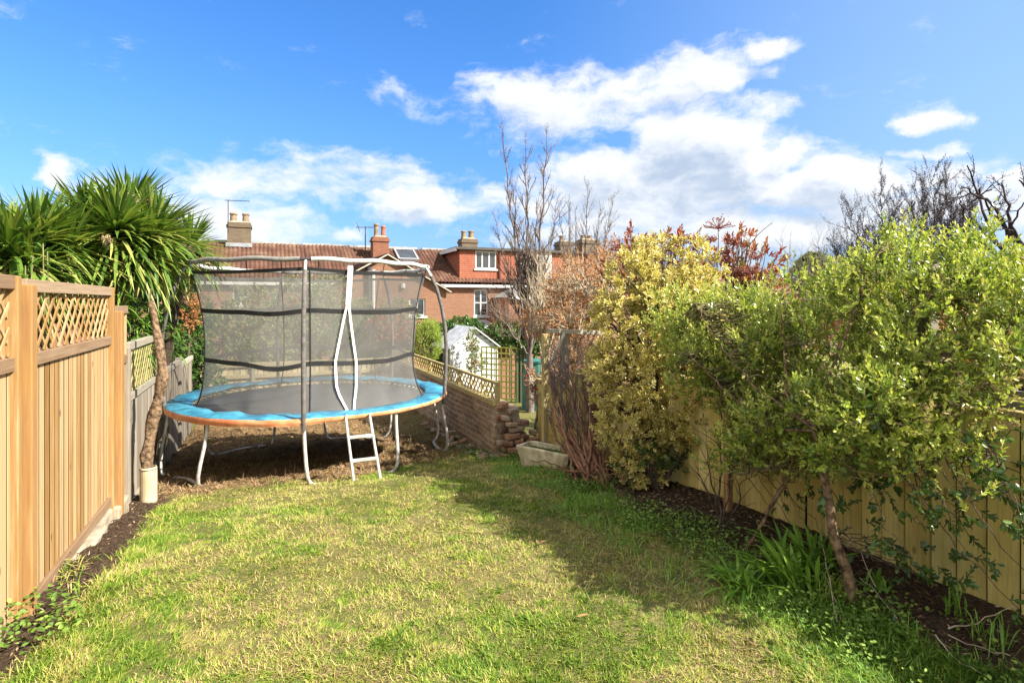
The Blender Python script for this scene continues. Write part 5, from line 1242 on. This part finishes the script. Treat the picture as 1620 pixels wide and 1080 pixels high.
# ---- red-leaved bush with flower heads
def photinia():
    q = P(1110, 700, 7.2); q[2] = float(gz(q[0], q[1])); r_ = thing('red_leaved_shrub', 'tall bush with glossy red young leaves and branched flower heads above the variegated one', 'shrub', tuple(q))
    ells = [ell(1010, 415, 7.0, 35, 30, .4), ell(985, 440, 7.1, 35, 40, .4), ell(1070, 400, 7.0, 45, 25, .4), ell(1130, 410, 6.9, 60, 35, .4), ell(1190, 420, 6.8, 40, 30, .4), ell(1120, 460, 6.9, 80, 40, .4), ell(1075, 440, 7, 60, 40, .4), ell(1165, 375, 6.8, 20, 25, .2), ell(1200, 455, 6.6, 40, 30, .3), ell(1000, 380, 7.0, 12, 14, .15)]
    p, o, ch = sample_ells(ells, 340, .6, .35, 5, 33)
    B, D, U, L, T, s0, s1 = shoots(p, o, .8, .3, (.07, .16), 8, .085, .026, 50)
    leaf_mesh('foliage', B, D, U, L, L*.33, M_red, r_, 'oval', T)
    low = np.concatenate([P(px, py, Y_)+rng.normal(0, .05, (k, 3)) for px, py, Y_, k in ((1075, 585, 4.9, 4), (1110, 595, 4.85, 3), (1060, 570, 5.0, 3), (1120, 625, 4.8, 2), (990, 490, 6.4, 3))])
    B, D, U, L, T, a0, a1 = shoots(low, unit(CR*.3-CF+rng.normal(0, .3, (len(low), 3))), .1, .4, (.04, .09), 6, .06, .02, 60)
    leaf_mesh('low_leaves', B, D, U, L, L*.36, M_red, r_, 'oval', T*.6)
    st = []; cen = [P(1090, 560, 6.9), P(1130, 540, 6.9), P(1040, 540, 7), P(1160, 540, 6.8)]
    for c in cen: st.append((bez(q, (q+c)/2+rng.normal(0, .1, 3), c, 10, .01), np.linspace(.03, .016, 10)))
    for a, b_ in zip(s0, s1):
        c = cen[int(np.argmin([np.linalg.norm(a-c) for c in cen]))]; st.append((bez(c, (a+c)/2+rng.normal(0, .05, 3), b_, 8, .01), np.linspace(.009, .003, 8)))
    for a in low: st.append((bez(P(1100, 600, 6.3), P(1095, 600, 5.6), a, 6, .01), np.linspace(.006, .003, 6)))
    fl = []; bud = []
    for (px, py, Y_, rad) in ((1136, 352, 6.6, 20), (1078, 380, 6.8, 12), (1150, 395, 6.6, 12), (1060, 392, 6.8, 10), (1215, 428, 6.3, 12), (1106, 384, 6.7, 14), (1122, 376, 6.8, 13), (1030, 374, 6.9, 11), (975, 392, 7.0, 9), (1000, 392, 7.0, 10), (1015, 404, 7, 11), (1160, 382, 6.6, 10), (1195, 403, 6.4, 12), (1190, 425, 6.4, 16), (1205, 440, 6.3, 16), (1092, 375, 6.8, 11), (1150, 410, 6.6, 12), (1172, 430, 6.5, 14), (1045, 400, 6.9, 10)):
        h = P(px, py+rad*.5, Y_); foot = P(px+rng.normal(0, 8), py+rad*.5+55, Y_); c = cen[int(np.argmin([np.linalg.norm(foot-c) for c in cen]))]
        st.append((np.vstack((bez(c, (foot+c)/2, foot, 6, .01), bez(foot, (foot+h)/2+rng.normal(0, .01, 3), h, 5)[1:])), np.linspace(.010, .004, 10)))
        for _ in range(26):
            dd = unit(rng.normal(size=3)+np.array((0, 0, .5))); dd[2] = abs(dd[2])*.8; e = h+dd*1.2*rad*Y_/900*rng.uniform(.65, 1.05)
            fl.append((np.stack((h, (h+e)/2+rng.normal(0, .004, 3), e)), np.array([.0050, .0042, .0035])))
            for _ in range(4): bud.append(e+rng.normal(0, .012, 3))
    a = P(1150, 420, 6.4); st.append((bez(P(1140, 470, 6.5), P(1155, 410, 6.4), P(1222, 352, 6.2), 12, .006), np.linspace(.009, .003, 12)))
    tubes('stems', st, M_bark_d, r_, 5); f = tubes('flower_stalks', fl, plain('wine_stalks', (.22, .06, .05), .7, bmp=0), r_, 4)
    bud = np.array(bud); leaf_mesh('buds', bud, rng.normal(size=bud.shape), rng.normal(size=bud.shape), .022, .018, M_umbel, f, 'fold')
photinia()

# ---- brown twiggy shrub by the arch
def twiggy():
    q, Y = ground_Y(940, 760); r_ = thing('bare_twiggy_shrub', 'leafless shrub with peeling russet stems and dense brown twigs by the rustic arch', 'shrub', tuple(q))
    out = []; st = []
    for k in range(22):
        tgt = P(905+rng.uniform(-38, 40), 620+rng.uniform(-60, 50), 6.75+rng.uniform(-.2, .35)); b0 = q+np.array((*rng.normal(0, .07, 2), 0))
        l = bez(b0, b0*.45+tgt*.55+np.array((*rng.normal(0, .12, 2), -.15)), tgt, 14, .012); st.append((l, np.linspace(.017, .007, 14)))
        for j in range(6, 14, 1):
            grow(l[j], (l[min(13, j+1)]-l[j-1])+rng.normal(0, .05, 3), rng.uniform(.22, .5), .0055, 2, out, (3, 5), .5, .35, .6, 6, .12, None, .15)
    for k in range(7):
        b0 = q+np.array((*rng.normal(0, .05, 2), 0)); tgt = P(rng.uniform(862, 880), rng.uniform(640, 700), 6.9); st.append((bez(b0, (b0+tgt)/2+(0, 0, .05), tgt, 12, .012), np.linspace(.014, .006, 12)))
    # arching canes down at the foot
    for k in range(16):
        b0 = q+np.array((*rng.normal(0, .12, 2), 0)); e = b0+np.array((*rng.normal(0, .28, 2), rng.uniform(.02, .25))); st.append((bez(b0, (b0+e)/2+(0, 0, .12), e, 8, .01), np.linspace(.009, .004, 8)))
    tubes('stems', st, M_twig_red, r_, 7); tubes('twigs', out, M_twig, r_, 3)
twiggy()
# fine stems in the bed near the stake
def thin_shrub(px, py, tops, label, Yo=0, mat=M_bark_d, r=.009):
    q, Y = ground_Y(px, py); r_ = thing('thin_stemmed_shrub', label, 'shrub', tuple(q)); st = []; o2 = []
    for (x, y) in tops:
        e = P(x, y, Y+Yo); l = bez(q+rng.normal(0, .02, 3)*(1, 1, 0), (q+e)/2+rng.normal(0, .04, 3), e, 10, .008); st.append((l, np.linspace(r, r*.4, 10)))
        for j in (4, 5, 6, 7, 8, 9): grow(l[j], l[j]-l[j-1]+rng.normal(0, .02, 3), rng.uniform(.1, .28), .003, 1, o2, (1, 3), .6, .2, .6, 5, .1)
    tubes('stems', st, mat, r_, 6); tubes('twigs', o2, mat, r_, 3)
thin_shrub(1140, 840, [(1120, 720), (1100, 745), (1135, 700), (1160, 740), (1175, 760)], 'thin leafless stems rising from the bed beside the slim stake')

# ---- cordylines behind the left fence
def cordyline(name, label, heads, trunk_to, base, seedheads=(), leafL=.62, dens=1.0):
    r_ = thing('cordyline_tree', label, 'tree', base, group='cordyline trees behind the left fence')
    st = []; bs = []; ds = []; Ls = []; dr = []; tn = []; dead = []
    fork = trunk_to
    st.append((bez(base, (np.array(base)+fork)/2+rng.normal(0, .05, 3), fork, 12, .01), np.linspace(.12, .09, 12)))
    for (px, py, Y, sc) in heads:
        h = P(px, py, Y); st.append((bez(fork, (fork+h)/2+np.array((0, 0, .05)), h-(0, 0, .02), 8, .008), np.linspace(.08, .05, 8)))
        n = int(290*sc*dens); u = rng.random(n); el = np.interp(u, [0, .15, .5, .8, 1], [R(86), R(52), R(16), R(-14), R(-46)]); az = rng.random(n)*2*math.pi
        d = np.stack((np.cos(el)*np.cos(az), np.cos(el)*np.sin(az), np.sin(el)), 1)
        bs.append(h+d*.03+np.array((0, 0, 1.))*(.14*(1-u)[:, None]-.08)); ds.append(d); Ls.append(leafL*sc*rng.uniform(.72, 1.1, n)*np.interp(u, [0, .15, 1], [.75, 1, .95]))
        dr.append(np.interp(u, [0, .3, .8, 1], [.06, .22, .50, .4])*rng.uniform(.5, 1.3, n)); tn.append(np.clip(rng.random(n)*.75+.25*u-.02, 0, 1))
        m = int(40*sc); el = rng.uniform(R(-85), R(-55), m); az = rng.random(m)*2*math.pi; dead.append((h-(0, 0, .08)+rng.normal(0, .03, (m, 3)), np.stack((np.cos(el)*np.cos(az), np.cos(el)*np.sin(az), np.sin(el)), 1)))
    blades('crown', np.concatenate(bs), np.concatenate(ds), np.concatenate(Ls), .043, np.concatenate(dr), M_cord, r_, 6, np.concatenate(tn), .22)
    blades('dead_leaves', np.concatenate([x for x, _ in dead]), np.concatenate([x for _, x in dead]), rng.uniform(.25, .5, sum(len(x) for x, _ in dead)), .028, .1, M_mulch, r_, 4, None, .2)
    tubes('trunk', st, M_bark_d, r_, 9)
    o2 = []; ends = []
    for (px, py, Y, sz) in seedheads:
        c = P(px, py, Y)
        for _ in range(9): grow(c, rng.normal(0, .6, 3)+np.array((.3, 0, .7)), sz, .006, 2, o2, (4, 6), .7, .1, .6, 5, .1, ends, .2)
    if o2:
        f = tubes('seed_head', o2, M_twig_pale, r_, 3); e = np.array([x for x, _ in ends]); e = np.concatenate([e+rng.normal(0, .012, e.shape) for _ in range(2)])
        leaf_mesh('seeds', e, rng.normal(size=e.shape), rng.normal(size=e.shape), .012, .011, M_mulch, f, 'fold')
b1 = P(190, 560, 6.9); b1[2] = float(gz(b1[0], b1[1]))
cordyline('c', 'tall green cordyline with three spiky heads and seed sprays rising behind the grey fence', [(185, 372, 6.8, 1.0), (140, 362, 7.1, .95), (243, 378, 7.2, 1.0), (205, 345, 7.4, 1.0), (120, 392, 6.9, .85), (215, 405, 7.0, .85)], P(180, 450, 6.9), tuple(b1), ((200, 318, 7.0, .10), (165, 385, 6.2, .07), (235, 325, 7.1, .09)), .80, 1.1)
b2 = P(60, 560, 6.2); b2[2] = float(gz(b2[0], b2[1]))
cordyline('c', 'dark green spiky cordyline at the far left edge behind the golden fence', [(60, 385, 6.1, 1.0), (15, 405, 5.8, .95), (105, 400, 6.4, .95), (-60, 390, 5.9, .9), (50, 430, 5.9, .8)], P(60, 450, 6.2), tuple(b2), ((15, 350, 6.2, .07),), .74)
b3 = P(238, 560, 9.2); b3[2] = float(gz(b3[0], b3[1])); 
cordyline('c', 'smaller cordyline head leaning over the left end of the trampoline net', [(300, 395, 8.4, .95), (280, 405, 8.6, .8)], P(282, 440, 8.8), tuple(b3), ((295, 395, 8.0, .10), (318, 415, 8.1, .08)), .72)

# bamboo-like shoots over the fences
def bamboo(label, pts_, n, L=.22, base_py=520):
    c0 = P(*pts_[0]); z0 = float(gz(c0[0], c0[1])); r_ = thing('broad_bladed_plant', label, 'plant', (c0[0], c0[1], z0), group='broad-bladed plants behind the left fences')
    B = []; D = []; st = []
    for (px, py, Y) in pts_:
        t_ = P(px, py, Y); f = t_+np.array((*rng.normal(0, .05, 2), 0)); f[2] = z0
        st.append((bez(f, (f+t_)/2+rng.normal(0, .03, 3), t_, 8, .004), np.linspace(.007, .004, 8)))
        k = n; d = unit(np.concatenate((rng.normal(0, .8, (k, 2)), rng.uniform(-.1, .9, (k, 1))), 1)); B.append(t_-np.outer(rng.random(k)**1.5*.35, (0, 0, 1.))); D.append(d)
    B = np.concatenate(B); D = np.concatenate(D); blades('leaves', B, D, rng.uniform(.6, 1, len(B))*L, .024, rng.uniform(.3, .9, len(B)), M_bamboo, r_, 5, None, .2)
    tubes('canes', st, M_twig_green, r_, 5)
bamboo('pale green broad-bladed shoots standing up behind the golden lattice, in front of the palm-like leaves', [(52, 405, 4.2), (75, 398, 4.3), (68, 385, 4.25), (40, 420, 4.1)], 7, .17)
bamboo('bright green drooping bladed plant arching over the grey trellis', [(215, 490, 6.9), (235, 500, 7.0), (255, 510, 7.2), (225, 520, 6.9), (275, 520, 7.3), (205, 470, 6.9), (210, 440, 7.0), (190, 460, 6.6), (245, 480, 7.1)], 26, .30)
# ivy bush beyond the grey fence
def leafbush(name, label, cat, ells, n, mat, L=.04, templ='fold', hole=.3, nl=8, wr=.75, up=.4, group=None, twig=M_bark_d, ln=(.06, .16), kb=.15, hs=4):
    c = ells[0][0]; r_ = thing(name, label, cat, (c[0], c[1], float(gz(c[0], c[1]))), group=group)
    p, o, ch = sample_ells(ells, n, .6, hole, hs, rng.integers(1000)); B, D, U, Ls, T, s0, s1 = shoots(p, o, up, .4, ln, nl, L, L*.5, 60)
    leaf_mesh('foliage', B, D, U, Ls, Ls*wr, mat, r_, templ, T)
    base = np.array((c[0], c[1], float(gz(c[0], c[1])))); st = []
    cs = [e[0] for e in ells]
    for x in cs: st.append((bez(base, (base+x)/2+rng.normal(0, .1, 3), x, 8, .02), np.linspace(.05, .02, 8)))
    for a in p[rng.choice(len(p), max(4, int(len(p)*kb)))]:
        x = cs[int(np.argmin([np.linalg.norm(a-q) for q in cs]))]; st.append((bez(x, (a+x)/2+rng.normal(0, .05, 3), a, 5, .01), np.linspace(.014, .004, 5)))
    tubes('stems', st, twig, r_, 4); return r_
leafbush('ivy_bush', 'dense dark ivy mass between the grey fence and the trampoline net', 'bush', [ell(285, 540, 11.5, 40, 50, .7), ell(300, 580, 11.8, 30, 50, .6), ell(250, 550, 10.5, 35, 45, .5), ell(320, 610, 12.2, 30, 50, .5), ell(300, 500, 11.8, 35, 35, .5), ell(270, 470, 11, 30, 40, .5)], 2200, M_ivy, .065, 'oval', .3)
leafbush('undergrowth_bush', 'shaded leafy undergrowth below the tall cordyline behind the fence', 'bush', [ell(200, 500, 8.4, 55, 45, .5), ell(150, 480, 8.6, 50, 45, .5), ell(90, 470, 8.2, 60, 45, .5), ell(20, 470, 8, 60, 45, .5)], 1500, M_ivy, .06, 'oval', .25)
leafbush('brown_bush', 'dead brown tangled growth hanging behind the dark left net pole', 'bush', [ell(290, 480, 11.0, 22, 50, .4), ell(300, 640, 12.3, 18, 25, .3)], 420, M_rust, .05, 'fold', .3)
# evergreen shrubs beyond the bottom fence
for lab, es, n, mt, L in (
    ('olive green shrub seen through the left part of the trampoline net', [ell(400, 510, 16.5, 45, 60, 1), ell(360, 540, 16, 40, 50, .8), ell(420, 550, 16, 40, 40, .7)], 1500, M_olive, .10),
    ('broad grey-green shrub behind the middle of the trampoline net', [ell(480, 500, 18, 55, 65, 1.1), ell(525, 490, 18.5, 40, 55, 1), ell(470, 540, 17, 50, 40, .8), ell(560, 520, 17.5, 40, 50, .8)], 2000, M_olive, .10),
    ('green shrub between the white entrance straps, behind the bottom fence', [ell(548, 540, 16, 28, 45, .6), ell(590, 540, 16.5, 35, 40, .7)], 900, M_ivy, .085),
    ('green shrub standing left of the lime conifer behind the net', [ell(630, 520, 17.5, 35, 45, .9), ell(610, 555, 16.5, 40, 30, .7)], 900, M_olive, .09)):
    leafbush('evergreen_shrub', lab, 'shrub', es, n, mt, L, group='shrubs beyond the bottom fence', templ='fold', wr=.55)
leafbush('red_shrub', 'shrub with pinkish red leaves seen through the right part of the net', 'shrub', [ell(610, 522, 15.8, 32, 20, .4), ell(640, 530, 16, 22, 18, .4)], 260, M_red, .09, 'fold', .2)
leafbush('lime_conifer', 'bright lime green rounded conifer just right of the trampoline net', 'conifer', [ell(676, 545, 15.8, 22, 34, .5), ell(680, 525, 16, 14, 18, .3)], 1100, M_lime, .05, 'fold', .0, 10, .4, 1.2)
leafbush('ivy_hedge', 'dark ivy hedge along the house side of the pale shed', 'hedge', [ell(710, 545, 18.5, 28, 32, .6), ell(730, 520, 20, 35, 16, .6), ell(800, 530, 20, 35, 20, .6), ell(840, 540, 20, 30, 25, .6), ell(700, 575, 17.5, 15, 20, .4)], 2200, M_ivy, .09, 'oval', .15)

# ---- shed, lattice, bin, green fence in the neighbour's garden
SY = 17.0
def shed():
    c = P(750, 585, SY); zg = float(gz(c[0], c[1])); s0 = c[1]-.2
    x0 = hx(712, 560, s0)[0]; x1 = hx(786, 560, s0)[0]; xm = (x0+x1)/2; ze = hx(712, 550, s0)[2]; zp = hx(750, 519, s0)[2]; dp = 2.2
    r_ = thing('garden_shed', 'pale grey boarded garden shed with pitched roof beyond the brick wall', 'shed', (xm, s0+dp/2, zg))
    MB().add([(x0, s0, zg-.5), (x1, s0, zg-.5), (x1, s0, ze), (xm, s0, zp-.05), (x0, s0, ze)], [[(0, 1, 2, 3, 4)]]).add([(x0, s0, zg-.5), (x0, s0+dp, zg-.5), (x0, s0+dp, ze), (x0, s0, ze)], [[(0, 3, 2, 1)]]).add([(x1, s0, zg-.5), (x1, s0+dp, zg-.5), (x1, s0+dp, ze), (x1, s0, ze)], [[(0, 1, 2, 3)]]).add([(x0, s0+dp, zg-.5), (x1, s0+dp, zg-.5), (x1, s0+dp, ze), (xm, s0+dp, zp-.05), (x0, s0+dp, ze)], [[(4, 3, 2, 1, 0)]]).build('wall', MS, r_)
    m = MB()
    for sg, xe in ((-1, x0-.12), (1, x1+.12)): m.add([(xe, s0-.12, ze-.07), (xe, s0+dp+.1, ze-.07), (xm, s0+dp+.1, zp), (xm, s0-.12, zp), (xe, s0-.12, ze-.03), (xe, s0+dp+.1, ze-.03), (xm, s0+dp+.1, zp+.04), (xm, s0-.12, zp+.04)], [[(0,1,2,3),(7,6,5,4),(0,4,5,1),(0,3,7,4)]])
    m.build('roof', MSR, r_)
    b = MB()
    z = zg-.2
    while z < zp:
        k = max(0, min(1, (z+.06-ze)/(zp-ze))); xa, xb = x0+(xm-x0)*k, x1+(xm-x1)*k
        if xb-xa > .15: b.box(xa+.01, xb-.01, s0-.022-.0, s0-.002, z, z+.10)
        z += .115
    b.build('cladding', MS, r_)
    MB().box(x0-.02, x0+.07, s0-.04, s0-.024, zg, ze).box(x1-.07, x1+.02, s0-.04, s0-.024, zg, ze).build('corner_boards', M_white, r_)
    dx = x0+.3; d = MB().box(dx, dx+.65, s0-.045, s0-.024, zg, zg+1.35); d.build('door', MS, r_)
MS = plain('pale_shed_boards', (.50, .52, .55), .8, var=.15, scale=5, bmp=.1); MSR = plain('shed_roof_felt', (.42, .44, .48), .9, var=.25, scale=4)
shed()
lt = P(787, 572, 14.6); g0 = float(gz(lt[0], lt[1])); L0, L1 = P(762, 600, 14.8), P(817, 600, 14.4); zt_ = P(790, 549, 14.6)[2]
sq = thing('lattice_screen', 'yellow-green mossy square lattice screen in front of the pale shed', 'trellis', (lt[0], lt[1], g0))
m = MB()
for k in range(8): f = k/7; q = L0*(1-f)+L1*f; m.beam((q[0], q[1], g0-.1), (q[0], q[1], zt_), .035, .02, up=(0, 1, 0))
m.build('uprights', M_lattice_g, sq); m = MB()
k = 0; z = g0+.1
while z < zt_: m.beam((L0[0], L0[1]-.025, z), (L1[0], L1[1]-.025, z), .02, .035); z += .145
m.build('crosspieces', M_lattice_g, sq)
gf = thing('green_fence_panel', 'dark mossy green fence posts and boards beside the square lattice', 'fence', tuple(P(826, 640, 14.2)))
m = MB()
for px in (819, 825, 831, 836): q = P(px, 552, 14.3); m.box(q[0]-.045, q[0]+.045, q[1]-.03, q[1]+.03, g0-.2, q[2]+.0)
m.build('boards', woodmat('mossy_dark_timber', [(0, (.02, .03, .015)), (.5, (.045, .06, .028)), (1, (.09, .12, .05))], 'z', knots=False), gf)
q = P(850, 600, 13.0); zb_ = float(gz(q[0], q[1])); zt_ = P(850, 568, 13)[2]
cb_ = thing('compost_bin', 'dark teal compost bin left of the rustic arch post', 'bin', (q[0], q[1], zb_)); M_teal = plain('teal_plastic', (.03, .13, .11), .5, bmp=0)
MB().lathe((q[0], q[1], 0), [(.36, zb_), (.33, zt_-.3), (.30, zt_-.08), (.30, zt_-.06)], 16).build('body', M_teal, cb_); MB().lathe((q[0], q[1], 0), [(.32, zt_-.06), (.32, zt_-.02), (.2, zt_), (.0, zt_+.01)], 16).build('lid', M_teal, cb_)
leafbush('climbing_plant', 'straggly pale climber hanging over the front of the shed', 'climber', [ell(747, 545, 16.2, 10, 22, .15), ell(752, 575, 16.0, 16, 14, .2)], 160, M_olive, .06, 'fold', .2, twig=M_twig_pale, kb=.8)

# ---- bare trees
def baretree(label, px, py, Y, stems, mat, group, kids=(4, 6), spur=1, L=1.0, lev=2, r=.035, tips_mat=None, name='bare_tree'):
    q = P(px, py, Y); zg = float(gz(q[0], q[1])); r_ = thing(name, label, 'tree', (q[0], q[1], zg), group=group); out = []; tr = []
    q0 = np.array((q[0], q[1], zg)); fork = P(px, py, Y); tr.append((bez(q0, (q0+fork)/2+rng.normal(0, .05, 3), fork, 8, .01), np.linspace(r*2.2, r*1.6, 8)))
    for (tx, ty, rr) in stems:
        e = P(tx, ty, Y+rng.uniform(-.8, .8)); mid = fork*.5+e*.5+np.array((0, 0, -.0))+(CR*(tx-px)/900*Y*.12); l = bez(fork, mid, e, 18, .02)
        tr.append((l, np.linspace(rr*.75, rr*.14, 18)))
        for j in range(4, 18):
            for _r in range(int(rng.random() < .95)+int(rng.random() < .9)+int(rng.random() < .3)):
                d = l[j]-l[j-1]; f = j/18; s = unit(np.cross(d, rng.normal(size=3))); grow(l[j], unit(d)*.85+s*.55+np.array((0, 0, .25)), L*rng.uniform(.5, 1.1)*(1.15-.75*f), rr*(1-f*.8)*.5, lev-1, out, kids, .5, .3, .55, 8, .07, None, .15, spur)
        if spur:
            for j in range(6, 18):
                for _ in range(3): p_ = l[j]+(l[j-1]-l[j])*rng.random(); dd = unit(rng.normal(size=3)+(0, 0, .5)); out.append((np.array([p_, p_+dd*.05]), np.array([.006, .004])))
    tubes('trunk', tr, mat, r_, 7); tubes('branches', out, tips_mat or mat, r_, 3); return r_, out
GT = 'bare trees beyond the fences'
baretree('tallest bare vase-shaped tree with grey upright branches in front of the dormer', 838, 560, 12.5, [(796, 215, .05), (832, 235, .05), (865, 222, .055), (812, 300, .04), (850, 320, .05), (785, 350, .035), (880, 320, .04), (900, 380, .03), (820, 380, .04), (862, 400, .04), (772, 470, .03)], M_twig, GT, (3, 5), 1, .9, 2, .045, name='bare_tree')
baretree('second bare tree with fanning upright twigs just right of the tallest one', 915, 560, 14, [(900, 330, .04), (930, 300, .04), (950, 330, .035), (970, 315, .03), (910, 340, .03), (885, 330, .03), (965, 350, .03), (945, 380, .03)], M_twig, GT, (3, 4), 1, .8, 2, .03)
baretree('pale-stemmed leafless thicket tree at the foot of the tallest bare tree', 868, 585, 10.5, [(850, 420, .03), (880, 430, .03), (900, 410, .03), (840, 450, .025), (915, 440, .025), (865, 400, .02), (930, 470, .02)], M_twig_pale, GT, (3, 5), 0, .8, 2, .03)
q = P(800, 530, 20)
baretree('purplish twiggy shrub low against the brick extension', 815, 560, 20, [(790, 478, .02), (805, 470, .02), (825, 475, .02), (840, 480, .02), (780, 500, .02), (815, 465, .02), (850, 490, .02)], M_twig_red, GT, (5, 6), 0, 1.0, 2, .02)
def right_thicket(label, px, Y, tops, mat=M_twig_dark, L=.7, r=.02, spur=2): return baretree(label, px, 520, Y, tops, mat, GT, (4, 6), spur, L, 2, r)
right_thicket('bare twiggy tree showing above the left part of the big green shrub', 1390, 7.5, [(1345, 330, .016), (1365, 350, .016), (1395, 300, .018), (1340, 400, .014), (1410, 340, .016), (1380, 370, .014), (1420, 320, .016), (1320, 390, .012)])
right_thicket('bare tree with the straightest upright twigs, above the right part of the green shrub', 1480, 7.0, [(1478, 275, .018), (1498, 285, .018), (1460, 300, .016), (1515, 310, .016), (1440, 320, .014), (1530, 330, .014), (1505, 330, .014), (1470, 340, .014), (1545, 300, .014)])
right_thicket('thin bare sapling between the round dark tree and the twiggy thicket', 1300, 13, [(1235, 375, .014), (1295, 365, .016), (1255, 410, .012), (1320, 400, .012), (1275, 400, .012)], M_twig, 1.0, .016, 0)
# thick dark branches at the right edge
rq = P(1640, 520, 4.6); dt = thing('gnarled_tree', 'dark thick crooked branches reaching in from the right edge above the shrub', 'tree', (rq[0], rq[1], float(gz(rq[0], rq[1]))))
lim = [(bez((rq[0], rq[1], float(gz(rq[0], rq[1]))), rq+(0, 0, -.6), P(1600, 400, 4.6), 10, .01), np.linspace(.12, .05, 10))]
for pts_ in ([(1600, 420), (1560, 350), (1545, 300), (1530, 262)], [(1600, 400), (1580, 330), (1545, 310), (1522, 296)], [(1590, 395), (1545, 360), (1530, 320), (1570, 300)], [(1600, 410), (1550, 390), (1520, 370), (1520, 340)], [(1610, 400), (1600, 350), (1590, 310), (1585, 290)], [(1620, 390), (1570, 340), (1550, 300)], [(1640, 420), (1600, 360), (1620, 320)], [(1575, 410), (1545, 365), (1526, 340), (1520, 318)], [(1640, 380), (1635, 310), (1612, 285)], [(1600, 420), (1545, 385), (1500, 372)]):
    k = np.array([P(x, y, 4.6+rng.uniform(-.25, .25)) for x, y in pts_]); f = np.linspace(0, len(k)-1, 12); l = np.stack([np.interp(f, range(len(k)), k[:, i]) for i in range(3)], 1)
    for _ in range(2): w = l.copy(); w[1:-1] = (l[:-2]+2*l[1:-1]+l[2:])/4; l = w
    l[1:-1] += rng.normal(0, .008, l[1:-1].shape); lim.append((l, np.linspace(.015, .005, 12)))
    for j in (5, 7, 9): grow(l[j], l[j]-l[j-1]+rng.normal(0, .05, 3), .22, .004, 1, lim, (1, 3), .6, .3, .6, 5, .1, None, .2, 2)
tubes('branches', lim, M_twig_dark, dt, 6)

# russet-leaved shrubs between the bare trees and the variegated bush
def russet(label, ells, n, L=.06, mat=M_rust, Y=9):
    c = ells[0][0]; zg = float(gz(c[0], c[1])); r_ = thing('russet_shrub', label, 'shrub', (c[0], c[1], zg), group='russet shrubs round the rustic arch')
    p, o, ch = sample_ells(ells, n, .2, .38, 3.5, rng.integers(999)); out = []; base = np.array((c[0], c[1], zg)); cs = [e[0] for e in ells]; st = []
    for x in cs: st.append((bez(base, (base+x)/2+rng.normal(0, .1, 3), x, 8, .02), np.linspace(.03, .014, 8)))
    for a in p[:n//2]:
        x = cs[int(np.argmin([np.linalg.norm(a-q) for q in cs]))]; st.append((bez(x-(0, 0, .2), (a+x)/2-(0, 0, .08), a+(0, 0, .05), 7, .015), np.linspace(.009, .003, 7)))
    B, D, U, Ls, T, s0, s1 = shoots(p, o, .5, .5, (.08, .2), 5, L, L*.5, 60); leaf_mesh('leaves', B, D, U, Ls, Ls*.5, mat, r_, 'fold', T)
    st += [(np.stack((a, (a+b_)/2, b_)), np.array([.004, .003, .002])) for a, b_ in zip(s0, s1)]
    tubes('stems', st, M_twig_pale, r_, 3)
russet('large loose shrub of dry orange-brown leaves between the bare trees and the variegated bush', [ell(890, 450, 9.3, 30, 40, .5), ell(925, 455, 9, 50, 55, .8), ell(965, 430, 9.5, 40, 45, .7), ell(900, 500, 8.6, 40, 30, .5), ell(945, 500, 8.6, 35, 30, .4), ell(985, 410, 10, 35, 35, .6), ell(960, 470, 8.4, 30, 40, .4)], 1100)
russet('tangle of brown leaves and pale twigs filling the view under the arch crossbar', [ell(905, 560, 8.8, 30, 35, .4), ell(940, 545, 9.0, 30, 30, .4), ell(890, 600, 8.6, 20, 30, .3)], 620, .05)
russet('low cluster of brown leaves hanging above the compost bin', [ell(850, 515, 9.5, 28, 24, .4), ell(880, 500, 9.5, 26, 26, .4)], 170)
russet('small pinkish-leaved plant peeping between the trellis end and the arch post', [ell(842, 600, 8.3, 13, 16, .15), ell(855, 625, 8.2, 8, 24, .15)], 60, .05, M_red)
# far trees
leafbush('round_tree', 'round dark evergreen tree far off above the green shrub', 'tree', [ell(1287, 425, 40, 26, 24, 1.2), ell(1270, 440, 40, 22, 20, 1), ell(1305, 440, 40, 20, 18, 1)], 1500, M_olive, .22, 'fold', .1, 8, .6, .4)
leafbush('far_trees', 'hazy leafless treetops far behind the russet shrub', 'trees', [ell(960, 435, 60, 30, 18, 3), ell(1000, 440, 62, 40, 18, 3), ell(1060, 445, 60, 50, 18, 3), ell(1120, 450, 60, 50, 18, 3), ell(1180, 452, 60, 50, 16, 3), ell(1350, 455, 60, 60, 18, 3), ell(1450, 455, 60, 60, 18, 3), ell(1560, 455, 60, 80, 18, 3)], 3000, M_rust, .5, 'fold', .1, 8, .5, .4)['kind'] = 'stuff'
# neighbour's bushes to the right, behind the fence, filling the view through the shrub
for lab, es, n, mt in (
    ('pale leafless twiggy hedge behind the closeboard fence and big shrub', [ell(1430, 500, 6.5, 120, 55, .5), ell(1300, 520, 7.5, 80, 50, .5), ell(1560, 520, 6, 120, 60, .6)], 900, M_rust),
    ('mid-green hedge in the neighbouring garden behind the variegated bush', [ell(1150, 530, 9, 90, 60, .8), ell(1040, 540, 10, 70, 60, .8), ell(1250, 540, 9, 90, 60, .8)], 1500, M_olive)):
    leafbush('garden_hedge', lab, 'hedge', es, n, mt, .06, 'fold', .35, 8, .5, .5, twig=M_twig_pale, kb=.6)
